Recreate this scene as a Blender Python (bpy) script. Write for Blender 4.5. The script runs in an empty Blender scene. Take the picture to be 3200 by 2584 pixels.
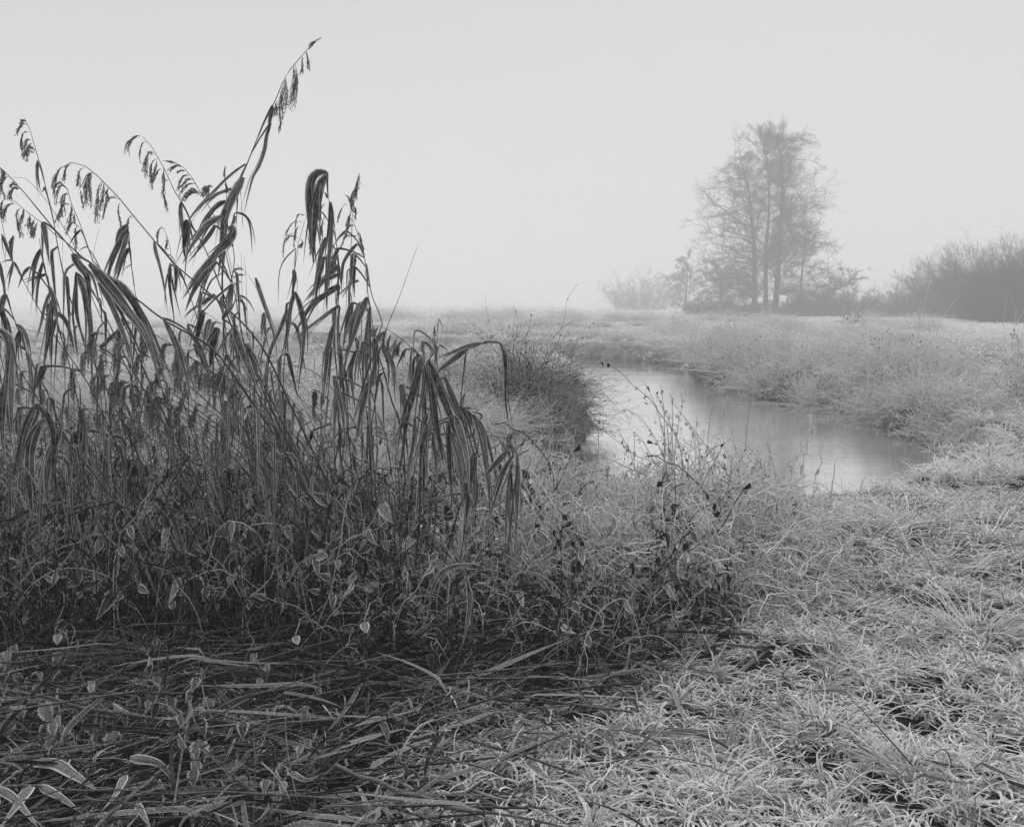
import bpy, math
import numpy as np
from mathutils import Vector

rng = np.random.default_rng(7)
SC = bpy.context.scene
COL = SC.collection
F, HOR, CAMH = 983.0, 302.0, 1.5

# ---------------------------------------------------------------- camera
cam = bpy.data.cameras.new('camera')
cam.sensor_width = 36.0
cam.lens = 36.0 * F / 1024.0
cam.shift_y = -(413.0 - HOR) / 1024.0
cam.clip_start = 0.05
cam.clip_end = 3000
camo = bpy.data.objects.new('camera', cam)
camo.location = (0, 0, CAMH)
camo.rotation_euler = (math.radians(90), 0, 0)
COL.objects.link(camo)
SC.camera = camo

# ---------------------------------------------------------------- world, sun, exposure
SUN_EL, SUN_AZ = 48.0, 16.0        # degrees; azimuth measured from +Y towards +X
w = bpy.data.worlds.new("World")
SC.world = w
w.use_nodes = True
nt = w.node_tree
nt.nodes.clear()
n_out = nt.nodes.new('ShaderNodeOutputWorld')
n_bg = nt.nodes.new('ShaderNodeBackground')
n_sky = nt.nodes.new('ShaderNodeTexSky')
n_sky.sky_type = 'NISHITA'
n_sky.sun_disc = False
n_sky.sun_elevation = math.radians(SUN_EL)
n_sky.sun_rotation = math.radians(SUN_AZ)
n_sky.air_density = 1.0
n_sky.dust_density = 6.0
n_bw = nt.nodes.new('ShaderNodeRGBToBW')
n_mix = nt.nodes.new('ShaderNodeMix')      # an even overcast veil over the grey sky
n_mix.data_type = 'FLOAT'
n_mix.inputs[0].default_value = 0.93
n_mix.inputs[3].default_value = 4.7
n_cmb = nt.nodes.new('ShaderNodeCombineColor')
nt.links.new(n_sky.outputs[0], n_bw.inputs[0])
nt.links.new(n_bw.outputs[0], n_mix.inputs[2])
n_tc = nt.nodes.new('ShaderNodeTexCoord')      # the fog bank is brightest low over the horizon
n_xyz = nt.nodes.new('ShaderNodeSeparateXYZ')
n_mr = nt.nodes.new('ShaderNodeMapRange')
n_mr.interpolation_type = 'SMOOTHSTEP'
n_mr.inputs[1].default_value = 0.0
n_mr.inputs[2].default_value = 0.42
n_mr.inputs[3].default_value = 1.25
n_mr.inputs[4].default_value = 1.0
nt.links.new(n_tc.outputs['Generated'], n_xyz.inputs[0])
nt.links.new(n_xyz.outputs[2], n_mr.inputs[0])
n_mul = nt.nodes.new('ShaderNodeMath')
n_mul.operation = 'MULTIPLY'
nt.links.new(n_mix.outputs[0], n_mul.inputs[0])
nt.links.new(n_mr.outputs[0], n_mul.inputs[1])
for k in range(3):
    nt.links.new(n_mul.outputs[0], n_cmb.inputs[k])
nt.links.new(n_cmb.outputs[0], n_bg.inputs[0])
n_bg.inputs[1].default_value = 0.1
nt.links.new(n_bg.outputs[0], n_out.inputs[0])

sun = bpy.data.lights.new('sun', 'SUN')
sun.energy = 1.5
sun.angle = math.radians(22)
suno = bpy.data.objects.new('sun', sun)
d = Vector((math.sin(math.radians(SUN_AZ)) * math.cos(math.radians(SUN_EL)),
            math.cos(math.radians(SUN_AZ)) * math.cos(math.radians(SUN_EL)),
            math.sin(math.radians(SUN_EL))))
suno.rotation_euler = d.to_track_quat('Z', 'Y').to_euler()
suno.location = (10, 30, 40)
COL.objects.link(suno)

SC.view_settings.view_transform = 'Standard'
SC.view_settings.look = 'None'
SC.view_settings.exposure = 0.40
SC.view_settings.gamma = 1.0
SC.cycles.use_denoising = True
SC.cycles.denoiser = 'OPENIMAGEDENOISE'
SC.cycles.denoising_prefilter = 'ACCURATE'
SC.cycles.max_bounces = 6
SC.cycles.diffuse_bounces = 1
SC.cycles.glossy_bounces = 2
SC.cycles.transmission_bounces = 2
SC.cycles.volume_bounces = 4
SC.cycles.use_adaptive_sampling = True
SC.cycles.adaptive_threshold = 0.02

# ---------------------------------------------------------------- helpers
def pnt(u, v, Y):
    """point seen at photo pixel (1024 wide) u, v standing at distance Y"""
    return np.array([(u - 512.0) / F * Y, Y, CAMH - (v - HOR) / F * Y])

# tiles in which the photograph was measured: offset (3200 wide) and scale
TILES = {'D': (0, 0, 0.671875), '0': (0, 0, 1.736), '1': (0, 340, 3.5833), '2': (400, 340, 3.5833), '3': (800, 440, 3.5833),
         '4': (0, 800, 3.5833), '5': (500, 800, 3.5833), '6': (1000, 900, 3.5833), '7': (1200, 1300, 3.5833),
         '8': (1800, 1050, 3.5833), '9': (900, 900, 2.042), 'A': (0, 900, 2.042), 'B': (0, 1734, 2.042),
         'C': (1000, 1734, 2.042), 'E': (1800, 350, 1.5357)}

def px(tile, x, y):
    ox, oy, s = TILES[tile]
    return (ox + x / s) / 3.125, (oy + y / s) / 3.125

def pxs(tile):
    return 1.0 / TILES[tile][2] / 3.125

def cr(P, n):
    """Catmull-Rom resample of points P (k,d) to n points, even in arc length"""
    P = np.asarray(P, float)
    if len(P) == 2:
        t = np.linspace(0, 1, n)[:, None]
        return P[0] * (1 - t) + P[1] * t
    Q = np.vstack([2 * P[0] - P[1], P, 2 * P[-1] - P[-2]])
    out = []
    for i in range(len(P) - 1):
        t = np.linspace(0, 1, 12, endpoint=(i == len(P) - 2))[:, None]
        a, b, c, e = Q[i], Q[i + 1], Q[i + 2], Q[i + 3]
        out.append(0.5 * (2 * b + (c - a) * t + (2 * a - 5 * b + 4 * c - e) * t ** 2 + (3 * b - a - 3 * c + e) * t ** 3))
    R = np.vstack(out)
    s = np.r_[0, np.cumsum(np.linalg.norm(np.diff(R, axis=0), axis=1))]
    q = np.linspace(0, s[-1], n)
    return np.stack([np.interp(q, s, R[:, k]) for k in range(P.shape[1])], 1)

def unit(a):
    return a / np.maximum(np.linalg.norm(a, axis=-1, keepdims=True), 1e-9)

def tang(P):
    T = np.empty_like(P)
    T[..., 1:-1, :] = P[..., 2:, :] - P[..., :-2, :]
    T[..., 0, :] = P[..., 1, :] - P[..., 0, :]
    T[..., -1, :] = P[..., -1, :] - P[..., -2, :]
    return unit(T)

class G:
    """collects batches of geometry for ONE mesh, with two point attributes: edge (0 midrib .. 1 rim) and amt (frost cover)"""
    def __init__(s):
        s.v, s.f3, s.f4, s.e, s.a, s.n = [], [], [], [], [], 0
    def add(s, V, quads=None, tris=None, edge=None, amt=None):
        V = V.reshape(-1, 3)
        m = len(V)
        s.v.append(V)
        s.e.append(np.zeros(m) if edge is None else np.broadcast_to(edge, (m,)) if np.ndim(edge) == 0 else edge.reshape(-1))
        s.a.append(np.broadcast_to(0.5 if amt is None else amt, (m,)) if np.ndim(amt if amt is not None else 0) == 0 else amt.reshape(-1))
        if quads is not None and len(quads): s.f4.append(quads.reshape(-1, 4) + s.n)
        if tris is not None and len(tris): s.f3.append(tris.reshape(-1, 3) + s.n)
        s.n += m
    def ribbons(s, P, W, ang=None, S=None, fold=0.12, amt=0.5, ref=(0, -1, 0.0), cols=3):
        """P (N,K,3) paths, W (N,K) widths; side vector lies across the path, turned by ang about it"""
        if P.ndim == 2: P, W = P[None], W[None]
        N, K, _ = P.shape
        T = tang(P)
        if S is None:
            S = unit(np.cross(T, np.broadcast_to(np.array(ref, float), T.shape)))
        Nn = np.cross(S, T)
        if ang is not None:
            a = np.asarray(ang, float)
            a = a.reshape(-1, 1, 1) if a.ndim == 1 else (a[..., None] if a.ndim == 2 else a)
            S, Nn = S * np.cos(a) + Nn * np.sin(a), Nn * np.cos(a) - S * np.sin(a)
        h = W[..., None] * 0.5
        am = np.broadcast_to(np.asarray(amt, float).reshape(-1, 1), (N, K)) if np.ndim(amt) == 1 else np.broadcast_to(amt, (N, K))
        if cols == 3:
            V = np.stack([P - S * h, P + Nn * h * fold * 2, P + S * h], 2)
            E = np.broadcast_to(np.array([1., 0., 1.]), (N, K, 3))
            A = np.broadcast_to(am[..., None], (N, K, 3))
        else:
            V = np.stack([P - S * h, P + S * h], 2)
            E = np.broadcast_to(np.array([0.9, 0.9]), (N, K, 2))
            A = np.broadcast_to(am[..., None], (N, K, 2))
        idx = np.arange(N * K * cols).reshape(N, K, cols)
        q = np.stack([idx[:, :-1, :-1], idx[:, :-1, 1:], idx[:, 1:, 1:], idx[:, 1:, :-1]], -1)
        s.add(V, q, edge=E, amt=A)
    def tubes(s, P, R, sides=3, amt=0.5):
        if P.ndim == 2: P, R = P[None], R[None]
        N, K, _ = P.shape
        T = tang(P)
        ref = np.where(np.abs(T[..., 2:3]) > 0.9, np.array([1., 0, 0]), np.array([0, 0, 1.]))
        A = unit(np.cross(T, ref)); B = np.cross(T, A)
        th = np.arange(sides) * 2 * math.pi / sides
        V = P[:, :, None] + R[:, :, None, None] * (A[:, :, None] * np.cos(th)[:, None] + B[:, :, None] * np.sin(th)[:, None])
        idx = np.arange(N * K * sides).reshape(N, K, sides)
        j = np.roll(idx, -1, 2)
        q = np.stack([idx[:, :-1], j[:, :-1], j[:, 1:], idx[:, 1:]], -1)
        am = np.broadcast_to(np.asarray(amt, float).reshape(-1, 1, 1), (N, K, sides)) if np.ndim(amt) == 1 else amt
        s.add(V, q, edge=0.3, amt=am)
    def leaves(s, C, T, S, L, Wd, amt=0.5, rows=8, serr=0.12, curl=0.25):
        """ovate toothed leaves: base C (N,3), axis T, side S, length L, width Wd"""
        N = len(C)
        T, S = unit(T), unit(S)
        Nn = unit(np.cross(S, T)); S = np.cross(T, Nn)
        t = np.linspace(0, 1, rows)
        prof = np.sin(math.pi * t ** 0.62) ** 0.8 * (1 - 0.25 * t)
        prof[0] = 0.05; prof[-1] = 0.0
        prof = prof * (1 + serr * (np.arange(rows) % 2 * 2 - 1))
        c = np.array([-1, -0.5, 0, 0.5, 1.0])
        cu = curl * (rng.random(N) * 1.6 - 0.3)
        tt = t[None, :, None, None]; cc = c[None, None, :, None]
        Lb = L[:, None, None, None]; Wb = Wd[:, None, None, None] * 0.5
        back = np.abs(cc) * 0.10 * (rows > 5)
        V = (C[:, None, None] + T[:, None, None] * Lb * (tt + back * (1 - tt)) + S[:, None, None] * cc * Wb * prof[None, :, None, None]
             + Nn[:, None, None] * (-cu[:, None, None, None] * Lb * tt ** 2 + 0.25 * np.abs(cc) * Wb * prof[None, :, None, None]))
        E = np.broadcast_to(np.maximum(np.abs(c)[None, :], (t[:, None] > 0.97) * 1.0), (N, rows, 5))
        A = np.broadcast_to(np.asarray(amt, float).reshape(-1, 1, 1), (N, rows, 5)) if np.ndim(amt) == 1 else np.broadcast_to(amt, (N, rows, 5))
        idx = np.arange(N * rows * 5).reshape(N, rows, 5)
        q = np.stack([idx[:, :-1, :-1], idx[:, :-1, 1:], idx[:, 1:, 1:], idx[:, 1:, :-1]], -1)
        s.add(V, q, edge=E, amt=A)
    def mesh(s, name, mat, smooth=True, origin=None):
        V = np.concatenate(s.v).astype(np.float32)
        if origin is not None: V = V - np.asarray(origin, np.float32)
        q = np.concatenate(s.f4) if s.f4 else np.zeros((0, 4), int)
        t = np.concatenate(s.f3) if s.f3 else np.zeros((0, 3), int)
        me = bpy.data.meshes.new(name)
        me.vertices.add(len(V)); me.vertices.foreach_set('co', V.ravel())
        nl = q.size + t.size
        me.loops.add(nl)
        me.loops.foreach_set('vertex_index', np.r_[q.ravel(), t.ravel()].astype(np.int32))
        me.polygons.add(len(q) + len(t))
        st = np.r_[np.arange(len(q)) * 4, q.size + np.arange(len(t)) * 3].astype(np.int32)
        me.polygons.foreach_set('loop_start', st)
        me.polygons.foreach_set('use_smooth', np.full(len(st), smooth))
        for nm, arr in (('edge', s.e), ('amt', s.a)):
            at = me.attributes.new(nm, 'FLOAT', 'POINT')
            at.data.foreach_set('value', np.concatenate(arr).astype(np.float32))
        me.materials.append(mat)
        me.update(calc_edges=True)
        return me
    def obj(s, name, mat, parent=None, origin=None, smooth=True):
        if origin is None and parent is not None:
            o0 = np.array(parent.location)
        else:
            o0 = np.zeros(3) if origin is None else np.asarray(origin, float)
        me = s.mesh(name, mat, smooth, o0)
        o = bpy.data.objects.new(name, me); COL.objects.link(o)
        if parent is None: o.location = o0
        else: o.parent = parent
        return o

def tag(o, label=None, cat=None, group=None, kind=None):
    if label: o['label'] = label
    if cat: o['category'] = cat
    if group: o['group'] = group
    if kind: o['kind'] = kind
    return o

def empty(name, loc, label, cat, group=None):
    o = bpy.data.objects.new(name, None)
    o.empty_display_size = 0.2
    COL.objects.link(o); o.location = tuple(loc)
    return tag(o, label, cat, group)

def copy_tree(o, loc, rz=0.0, sc=1.0, label=None, group=None, tilt=(0, 0)):
    c = o.copy(); COL.objects.link(c)
    c.location = tuple(loc); c.rotation_euler = (tilt[0], tilt[1], rz)
    c.scale = (sc, sc, sc) if np.ndim(sc) == 0 else tuple(sc)
    if label: c['label'] = label
    if group: c['group'] = group
    for ch in list(o.children):
        k = ch.copy(); COL.objects.link(k); k.parent = c
    return c

_ph = rng.random((64, 3)) * 6.283
def snoise(x, y, s, k=0):
    """smooth noise in about -1..1, made of turned sines; s is the feature size in metres"""
    o = 0
    for i in range(5):
        a = _ph[(k * 5 + i) % 64]
        f = 6.283 / s * (0.6 + 0.23 * i)
        o = o + np.sin(x * f * math.cos(a[0]) + y * f * math.sin(a[0]) + a[1] + 1.3 * np.sin(y * f * 0.37 + a[2]))
    return o / 3.2

# ---------------------------------------------------------------- materials
def newmat(name):
    m = bpy.data.materials.new(name); m.use_nodes = True
    m.node_tree.nodes.clear()
    return m, m.node_tree.nodes, m.node_tree.links

RIM0 = 0.12     # how much of the hoar rim is left on the barest blades

def mat_plant(name, dark, dark2, frost, e0, e1, bias, gain, nscale=60.0, transl=0.25, streak=False, upf=0.0, midrib=0.0):
    """frost = rim (edge) + speckle noise + cover (amt); dark..dark2 is the plant's own grey"""
    m, N, L = newmat(name)
    out = N.new('ShaderNodeOutputMaterial')
    ae = N.new('ShaderNodeAttribute'); ae.attribute_name = 'edge'
    aa = N.new('ShaderNodeAttribute'); aa.attribute_name = 'amt'
    tc = N.new('ShaderNodeTexCoord')
    no = N.new('ShaderNodeTexNoise'); no.inputs['Scale'].default_value = nscale; no.inputs['Detail'].default_value = 3
    n2 = N.new('ShaderNodeTexNoise'); n2.inputs['Scale'].default_value = nscale * 0.12; n2.inputs['Detail'].default_value = 2
    L.new(tc.outputs['Object'], no.inputs['Vector']); L.new(tc.outputs['Object'], n2.inputs['Vector'])
    def mr(src, a, b, c=0.0, d_=1.0):
        r = N.new('ShaderNodeMapRange'); r.interpolation_type = 'SMOOTHSTEP'
        L.new(src, r.inputs[0]); r.inputs[1].default_value = a; r.inputs[2].default_value = b
        r.inputs[3].default_value = c; r.inputs[4].default_value = d_
        return r.outputs[0]
    def ma(op, a, b):
        r = N.new('ShaderNodeMath'); r.operation = op
        for i, s_ in enumerate((a, b)):
            if isinstance(s_, (int, float)): r.inputs[i].default_value = s_
            else: L.new(s_, r.inputs[i])
        return r.outputs[0]
    rim = mr(ae.outputs['Fac'], e0, e1)
    rim = ma('MULTIPLY', rim, mr(no.outputs[0], 0.25, 0.6, 0.45, 1.0))
    rim = ma('MULTIPLY', rim, mr(aa.outputs['Fac'], -0.15, 0.5, RIM0, 1.0))
    if midrib:
        rim = ma('MAXIMUM', rim, mr(ae.outputs['Fac'], 0.02, 0.12, midrib, 0.0))
    sp = mr(no.outputs[0], 0.48, 0.75, 0.0, 0.5)
    sp = ma('MULTIPLY', sp, mr(aa.outputs['Fac'], -0.1, 0.7, 0.1, 1.0))
    cov = ma('ADD', ma('MULTIPLY', aa.outputs['Fac'], gain), bias)
    f = ma('ADD', ma('ADD', rim, cov), sp)
    if streak:
        st = N.new('ShaderNodeMath'); st.operation = 'SINE'
        L.new(ma('MULTIPLY', ae.outputs['Fac'], 26.0), st.inputs[0])
        f = ma('ADD', f, ma('MULTIPLY', mr(st.outputs[0], 0.2, 1.0, 0.0, 0.09), mr(n2.outputs[0], 0.35, 0.65)))
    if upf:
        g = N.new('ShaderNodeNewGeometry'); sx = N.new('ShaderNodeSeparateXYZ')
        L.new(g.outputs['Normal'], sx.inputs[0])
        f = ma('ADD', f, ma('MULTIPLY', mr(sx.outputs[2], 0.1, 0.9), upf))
    cl = N.new('ShaderNodeClamp'); L.new(f, cl.inputs[0])
    base = mr(n2.outputs[0], 0.3, 0.7, dark, dark2)
    mx = N.new('ShaderNodeMix'); mx.data_type = 'FLOAT'
    L.new(cl.outputs[0], mx.inputs[0]); L.new(base, mx.inputs[2]); mx.inputs[3].default_value = frost
    cc = N.new('ShaderNodeCombineColor')
    for k in range(3): L.new(mx.outputs[0], cc.inputs[k])
    df = N.new('ShaderNodeBsdfDiffuse'); L.new(cc.outputs[0], df.inputs[0])
    if transl > 0:
        tr = N.new('ShaderNodeBsdfTranslucent'); L.new(cc.outputs[0], tr.inputs[0])
        ms = N.new('ShaderNodeMixShader'); ms.inputs[0].default_value = transl
        L.new(df.outputs[0], ms.inputs[1]); L.new(tr.outputs[0], ms.inputs[2])
        L.new(ms.outputs[0], out.inputs[0])
    else:
        L.new(df.outputs[0], out.inputs[0])
    return m

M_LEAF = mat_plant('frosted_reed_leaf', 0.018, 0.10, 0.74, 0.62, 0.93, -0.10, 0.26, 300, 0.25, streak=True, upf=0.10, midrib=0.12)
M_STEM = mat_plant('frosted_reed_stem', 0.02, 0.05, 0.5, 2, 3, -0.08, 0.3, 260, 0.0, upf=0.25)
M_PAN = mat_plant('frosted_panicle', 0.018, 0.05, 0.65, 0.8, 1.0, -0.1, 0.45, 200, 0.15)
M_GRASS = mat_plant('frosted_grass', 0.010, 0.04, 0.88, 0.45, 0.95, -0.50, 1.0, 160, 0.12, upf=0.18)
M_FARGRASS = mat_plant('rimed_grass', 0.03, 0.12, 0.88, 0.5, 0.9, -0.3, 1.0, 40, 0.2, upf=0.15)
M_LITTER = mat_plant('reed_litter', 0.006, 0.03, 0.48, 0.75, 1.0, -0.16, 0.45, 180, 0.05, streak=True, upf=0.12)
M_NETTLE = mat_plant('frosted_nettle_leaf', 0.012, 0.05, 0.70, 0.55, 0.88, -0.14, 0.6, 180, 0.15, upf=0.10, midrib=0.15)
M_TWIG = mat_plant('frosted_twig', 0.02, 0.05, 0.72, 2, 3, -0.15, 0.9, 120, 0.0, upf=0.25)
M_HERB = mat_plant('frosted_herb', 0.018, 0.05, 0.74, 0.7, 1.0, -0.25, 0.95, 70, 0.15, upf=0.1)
M_SHADED_STEM = mat_plant('shaded_stem', 0.008, 0.03, 0.62, 2, 3, -0.12, 0.9, 200, 0.0, upf=0.10)  # darker twin of the curled stem, colours in the hollow's shade
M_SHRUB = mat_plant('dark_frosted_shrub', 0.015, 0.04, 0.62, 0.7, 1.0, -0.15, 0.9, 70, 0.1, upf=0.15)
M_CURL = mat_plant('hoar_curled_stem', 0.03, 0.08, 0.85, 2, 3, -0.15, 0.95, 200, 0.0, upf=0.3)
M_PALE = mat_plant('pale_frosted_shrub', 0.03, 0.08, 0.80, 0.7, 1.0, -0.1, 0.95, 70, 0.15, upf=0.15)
M_UNDER = mat_plant('undergrowth', 0.008, 0.03, 0.50, 0.7, 1.0, -0.15, 0.75, 90, 0.08, upf=0.1)
M_BARK = mat_plant('alder_bark', 0.02, 0.04, 0.4, 2, 3, -0.15, 0.1, 8, 0.0)
M_CROWN = mat_plant('alder_twigs', 0.02, 0.05, 0.4, 2, 3, -0.15, 0.1, 4, 0.0)

def mat_ground():
    m, N, L = newmat('frosty_ground')
    out = N.new('ShaderNodeOutputMaterial'); tc = N.new('ShaderNodeTexCoord')
    aa = N.new('ShaderNodeAttribute'); aa.attribute_name = 'amt'
    no = N.new('ShaderNodeTexNoise'); no.inputs['Scale'].default_value = 5.0; no.inputs['Detail'].default_value = 9; no.inputs['Roughness'].default_value = 0.7
    n2 = N.new('ShaderNodeTexNoise'); n2.inputs['Scale'].default_value = 0.35; n2.inputs['Detail'].default_value = 5
    mp = N.new('ShaderNodeMapping'); mp.inputs['Scale'].default_value = (0.5, 1.4, 1)
    L.new(tc.outputs['Object'], no.inputs['Vector']); L.new(tc.outputs['Object'], mp.inputs[0]); L.new(mp.outputs[0], n2.inputs['Vector'])
    r1 = N.new('ShaderNodeMapRange'); L.new(no.outputs[0], r1.inputs[0]); r1.inputs[1].default_value = 0.35; r1.inputs[2].default_value = 0.62
    r1.inputs[3].default_value = 0.35; r1.inputs[4].default_value = 1.0
    r2 = N.new('ShaderNodeMapRange'); L.new(n2.outputs[0], r2.inputs[0]); r2.inputs[1].default_value = 0.3; r2.inputs[2].default_value = 0.7
    r2.inputs[3].default_value = 0.75; r2.inputs[4].default_value = 1.0
    a = N.new('ShaderNodeMath'); a.operation = 'MULTIPLY'; L.new(r1.outputs[0], a.inputs[0]); L.new(r2.outputs[0], a.inputs[1])
    b = N.new('ShaderNodeMath'); b.operation = 'MULTIPLY'; L.new(a.outputs[0], b.inputs[0]); L.new(aa.outputs['Fac'], b.inputs[1])
    mx = N.new('ShaderNodeMix'); mx.data_type = 'FLOAT'; L.new(b.outputs[0], mx.inputs[0]); mx.inputs[2].default_value = 0.012; mx.inputs[3].default_value = 0.8
    cc = N.new('ShaderNodeCombineColor')
    for k in range(3): L.new(mx.outputs[0], cc.inputs[k])
    df = N.new('ShaderNodeBsdfDiffuse'); L.new(cc.outputs[0], df.inputs[0])
    bp = N.new('ShaderNodeBump'); bp.inputs['Strength'].default_value = 0.6; bp.inputs['Distance'].default_value = 0.05
    L.new(no.outputs[0], bp.inputs['Height']); L.new(bp.outputs[0], df.inputs['Normal'])
    L.new(df.outputs[0], out.inputs[0])
    return m

def mat_water():
    m, N, L = newmat('river_water')
    out = N.new('ShaderNodeOutputMaterial'); tc = N.new('ShaderNodeTexCoord')
    mp = N.new('ShaderNodeMapping'); mp.inputs['Scale'].default_value = (1.0, 3.2, 1)
    no = N.new('ShaderNodeTexNoise'); no.inputs['Scale'].default_value = 2.2; no.inputs['Detail'].default_value = 4; no.inputs['Roughness'].default_value = 0.55
    n2 = N.new('ShaderNodeTexNoise'); n2.inputs['Scale'].default_value = 0.25; n2.inputs['Detail'].default_value = 2
    L.new(tc.outputs['Object'], mp.inputs[0]); L.new(mp.outputs[0], no.inputs['Vector']); L.new(mp.outputs[0], n2.inputs['Vector'])
    r = N.new('ShaderNodeMapRange'); L.new(n2.outputs[0], r.inputs[0]); r.inputs[1].default_value = 0.35; r.inputs[2].default_value = 0.7; r.inputs[3].default_value = 0.15; r.inputs[4].default_value = 1.0
    h = N.new('ShaderNodeMath'); h.operation = 'MULTIPLY'; L.new(no.outputs[0], h.inputs[0]); L.new(r.outputs[0], h.inputs[1])
    bp = N.new('ShaderNodeBump'); bp.inputs['Strength'].default_value = 0.35; bp.inputs['Distance'].default_value = 0.02
    L.new(h.outputs[0], bp.inputs['Height'])
    gl = N.new('ShaderNodeBsdfGlossy'); gl.inputs['Roughness'].default_value = 0.06; gl.inputs[0].default_value = (0.93, 0.93, 0.93, 1)
    df = N.new('ShaderNodeBsdfDiffuse'); df.inputs[0].default_value = (0.06, 0.06, 0.06, 1)
    fr = N.new('ShaderNodeFresnel'); fr.inputs[0].default_value = 1.9
    L.new(bp.outputs[0], gl.inputs['Normal'])
    f2 = N.new('ShaderNodeMapRange'); L.new(fr.outputs[0], f2.inputs[0]); f2.inputs[1].default_value = 0.0; f2.inputs[2].default_value = 0.45; f2.inputs[3].default_value = 0.1; f2.inputs[4].default_value = 0.95
    ms = N.new('ShaderNodeMixShader'); L.new(f2.outputs[0], ms.inputs[0]); L.new(df.outputs[0], ms.inputs[1]); L.new(gl.outputs[0], ms.inputs[2])
    L.new(ms.outputs[0], out.inputs[0])
    return m
# ---------------------------------------------------------------- terrain and river
WZ = -0.5
RIV = np.array([(-14, 44), (-2, 38), (3.2, 34.5), (4.96, 31.5), (4.4, 25), (4.74, 22), (5.35, 20.3), (5.66, 18.7), (5.75, 16.4), (5.75, 14.7),
                (5.5, 13.7), (5.0, 12.7), (4.3, 11.3), (3.3, 10.1), (2, 9.5), (0.8, 9.2), (-1, 9.4), (-4, 10.2), (-14, 11.2),
                (-14, 12.0), (-4, 11.4), (-1, 11.0), (0.5, 11.2), (1.0, 13.0), (1.7, 15.8), (1.76, 19.1), (2.4, 29.3), (1.5, 33), (-3, 35), (-14, 40)], float)

def river_sd(x, y):
    """signed distance to the river's edge, negative in the water"""
    x = np.asarray(x, float); y = np.asarray(y, float)
    d = np.full(x.shape, 1e9); ins = np.zeros(x.shape, bool)
    n = len(RIV)
    for i in range(n):
        ax, ay = RIV[i]; bx, by = RIV[(i + 1) % n]
        ex, ey = bx - ax, by - ay
        t = np.clip(((x - ax) * ex + (y - ay) * ey) / (ex * ex + ey * ey), 0, 1)
        d = np.minimum(d, np.hypot(x - ax - t * ex, y - ay - t * ey))
        c = ((ay > y) != (by > y)) & (x < (bx - ax) * (y - ay) / (by - ay + 1e-12) + ax)
        ins ^= c
    return np.where(ins, -d, d)

def sstep(a, b, x):
    t = np.clip((x - a) / (b - a), 0, 1)
    return t * t * (3 - 2 * t)

def ground_z(x, y):
    sd = river_sd(x, y) + 0.12 * snoise(x, y, 1.1, 3)
    bank = sstep(-0.15, 1.0, sd)
    far = sstep(14, 40, y)
    z = -1.1 + (1.1 + 0.0) * bank
    z = z + bank * (0.045 * snoise(x, y, 0.9, 1) * (1 - far) + 0.05 * snoise(x, y, 3.5, 2) + 0.1 * snoise(x, y, 22.0, 4) * far)
    z = z - 0.30 * (1 - sstep(0.3, 3.4, sd)) * sstep(5.2, 6.5, y) * sstep(14, 12, y) * bank
    # low rise of rough ground along the far bank, foot of the trees
    z = z + 0.35 * sstep(36, 60, y) * sstep(26, 8, x) * sstep(-30, 0, x) * sstep(190, 120, y)
    return z

def frost_shade_amt(x, y):
    """hoar cover, thinned under and left of the reeds to paint the shade there"""
    x0 = np.where(y < 5.6, np.minimum(-0.62 + (y - 2.9) * 0.75, 1.0), np.maximum(1.0 - (y - 5.6) * 1.4, -4.0))
    a = sstep(-0.25, 0.75, x - x0)
    a = np.maximum(a, sstep(7.0, 9.0, y))
    a = 0.25 + 0.75 * a + 0.10 * snoise(x, y, 0.7, 5)
    a = a - 0.12 * sstep(0.3, 0.8, snoise(x, y, 1.5, 6))
    a = a - 0.30 * np.exp(-((x + .05) / 1.2) ** 4 - ((y - 4.5) / .9) ** 4)  # paints the hollow's shade as missing frost
    return np.clip(a, 0.0, 1.0)

def hollow_shade(x, y):
    """1 in the hollow below the reeds, whose shade is painted by taking hoar away"""
    return np.exp(-((x + .05) / 1.2) ** 4 - ((y - 4.5) / .9) ** 4) * (1 - 0.5 * sstep(.2, .7, snoise(x, y, .5, 11)))

def build_ground():
    yy = np.r_[np.linspace(-14, 1.5, 14), 2 * (690 / 2.0) ** np.linspace(0, 1, 330)]
    ss = np.linspace(-1, 1, 330); ss = 1.5 * np.sign(ss) * np.abs(ss) ** 1.15
    S, Y = np.meshgrid(ss, yy)
    X = S * (np.maximum(Y, 0) * 0.7 + 8)
    g = G()
    Z = ground_z(X, Y)
    sd = river_sd(X, Y)
    amt = np.where(sd < 0.3, 0.15, np.where((Y < 10) & ((X > 0.5) | (Y < 8)), 0.03, 0.12 + 0.2 * sstep(9, 22, Y) + 0.85 * sstep(20, 60, Y)))  # near ground coloured dark for the shade beneath the grass
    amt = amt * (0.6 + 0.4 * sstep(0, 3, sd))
    V = np.stack([X, Y, Z], -1)
    idx = np.arange(X.size).reshape(X.shape)
    q = np.stack([idx[:-1, :-1], idx[:-1, 1:], idx[1:, 1:], idx[1:, :-1]], -1)
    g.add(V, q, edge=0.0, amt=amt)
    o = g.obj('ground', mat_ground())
    tag(o, 'frosted ground of the water meadow and the river banks', 'ground', kind='structure')

def build_river():
    g = G()
    X, Y = np.meshgrid(np.linspace(-16, 8, 60), np.linspace(8, 46, 60))
    V = np.stack([X, Y, np.full_like(X, WZ)], -1)
    idx = np.arange(X.size).reshape(X.shape)
    g.add(V, np.stack([idx[:-1, :-1], idx[:-1, 1:], idx[1:, 1:], idx[1:, :-1]], -1))
    o = g.obj('river', mat_water())
    tag(o, 'calm grey river bending between frosted banks', 'river', kind='structure')

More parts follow.
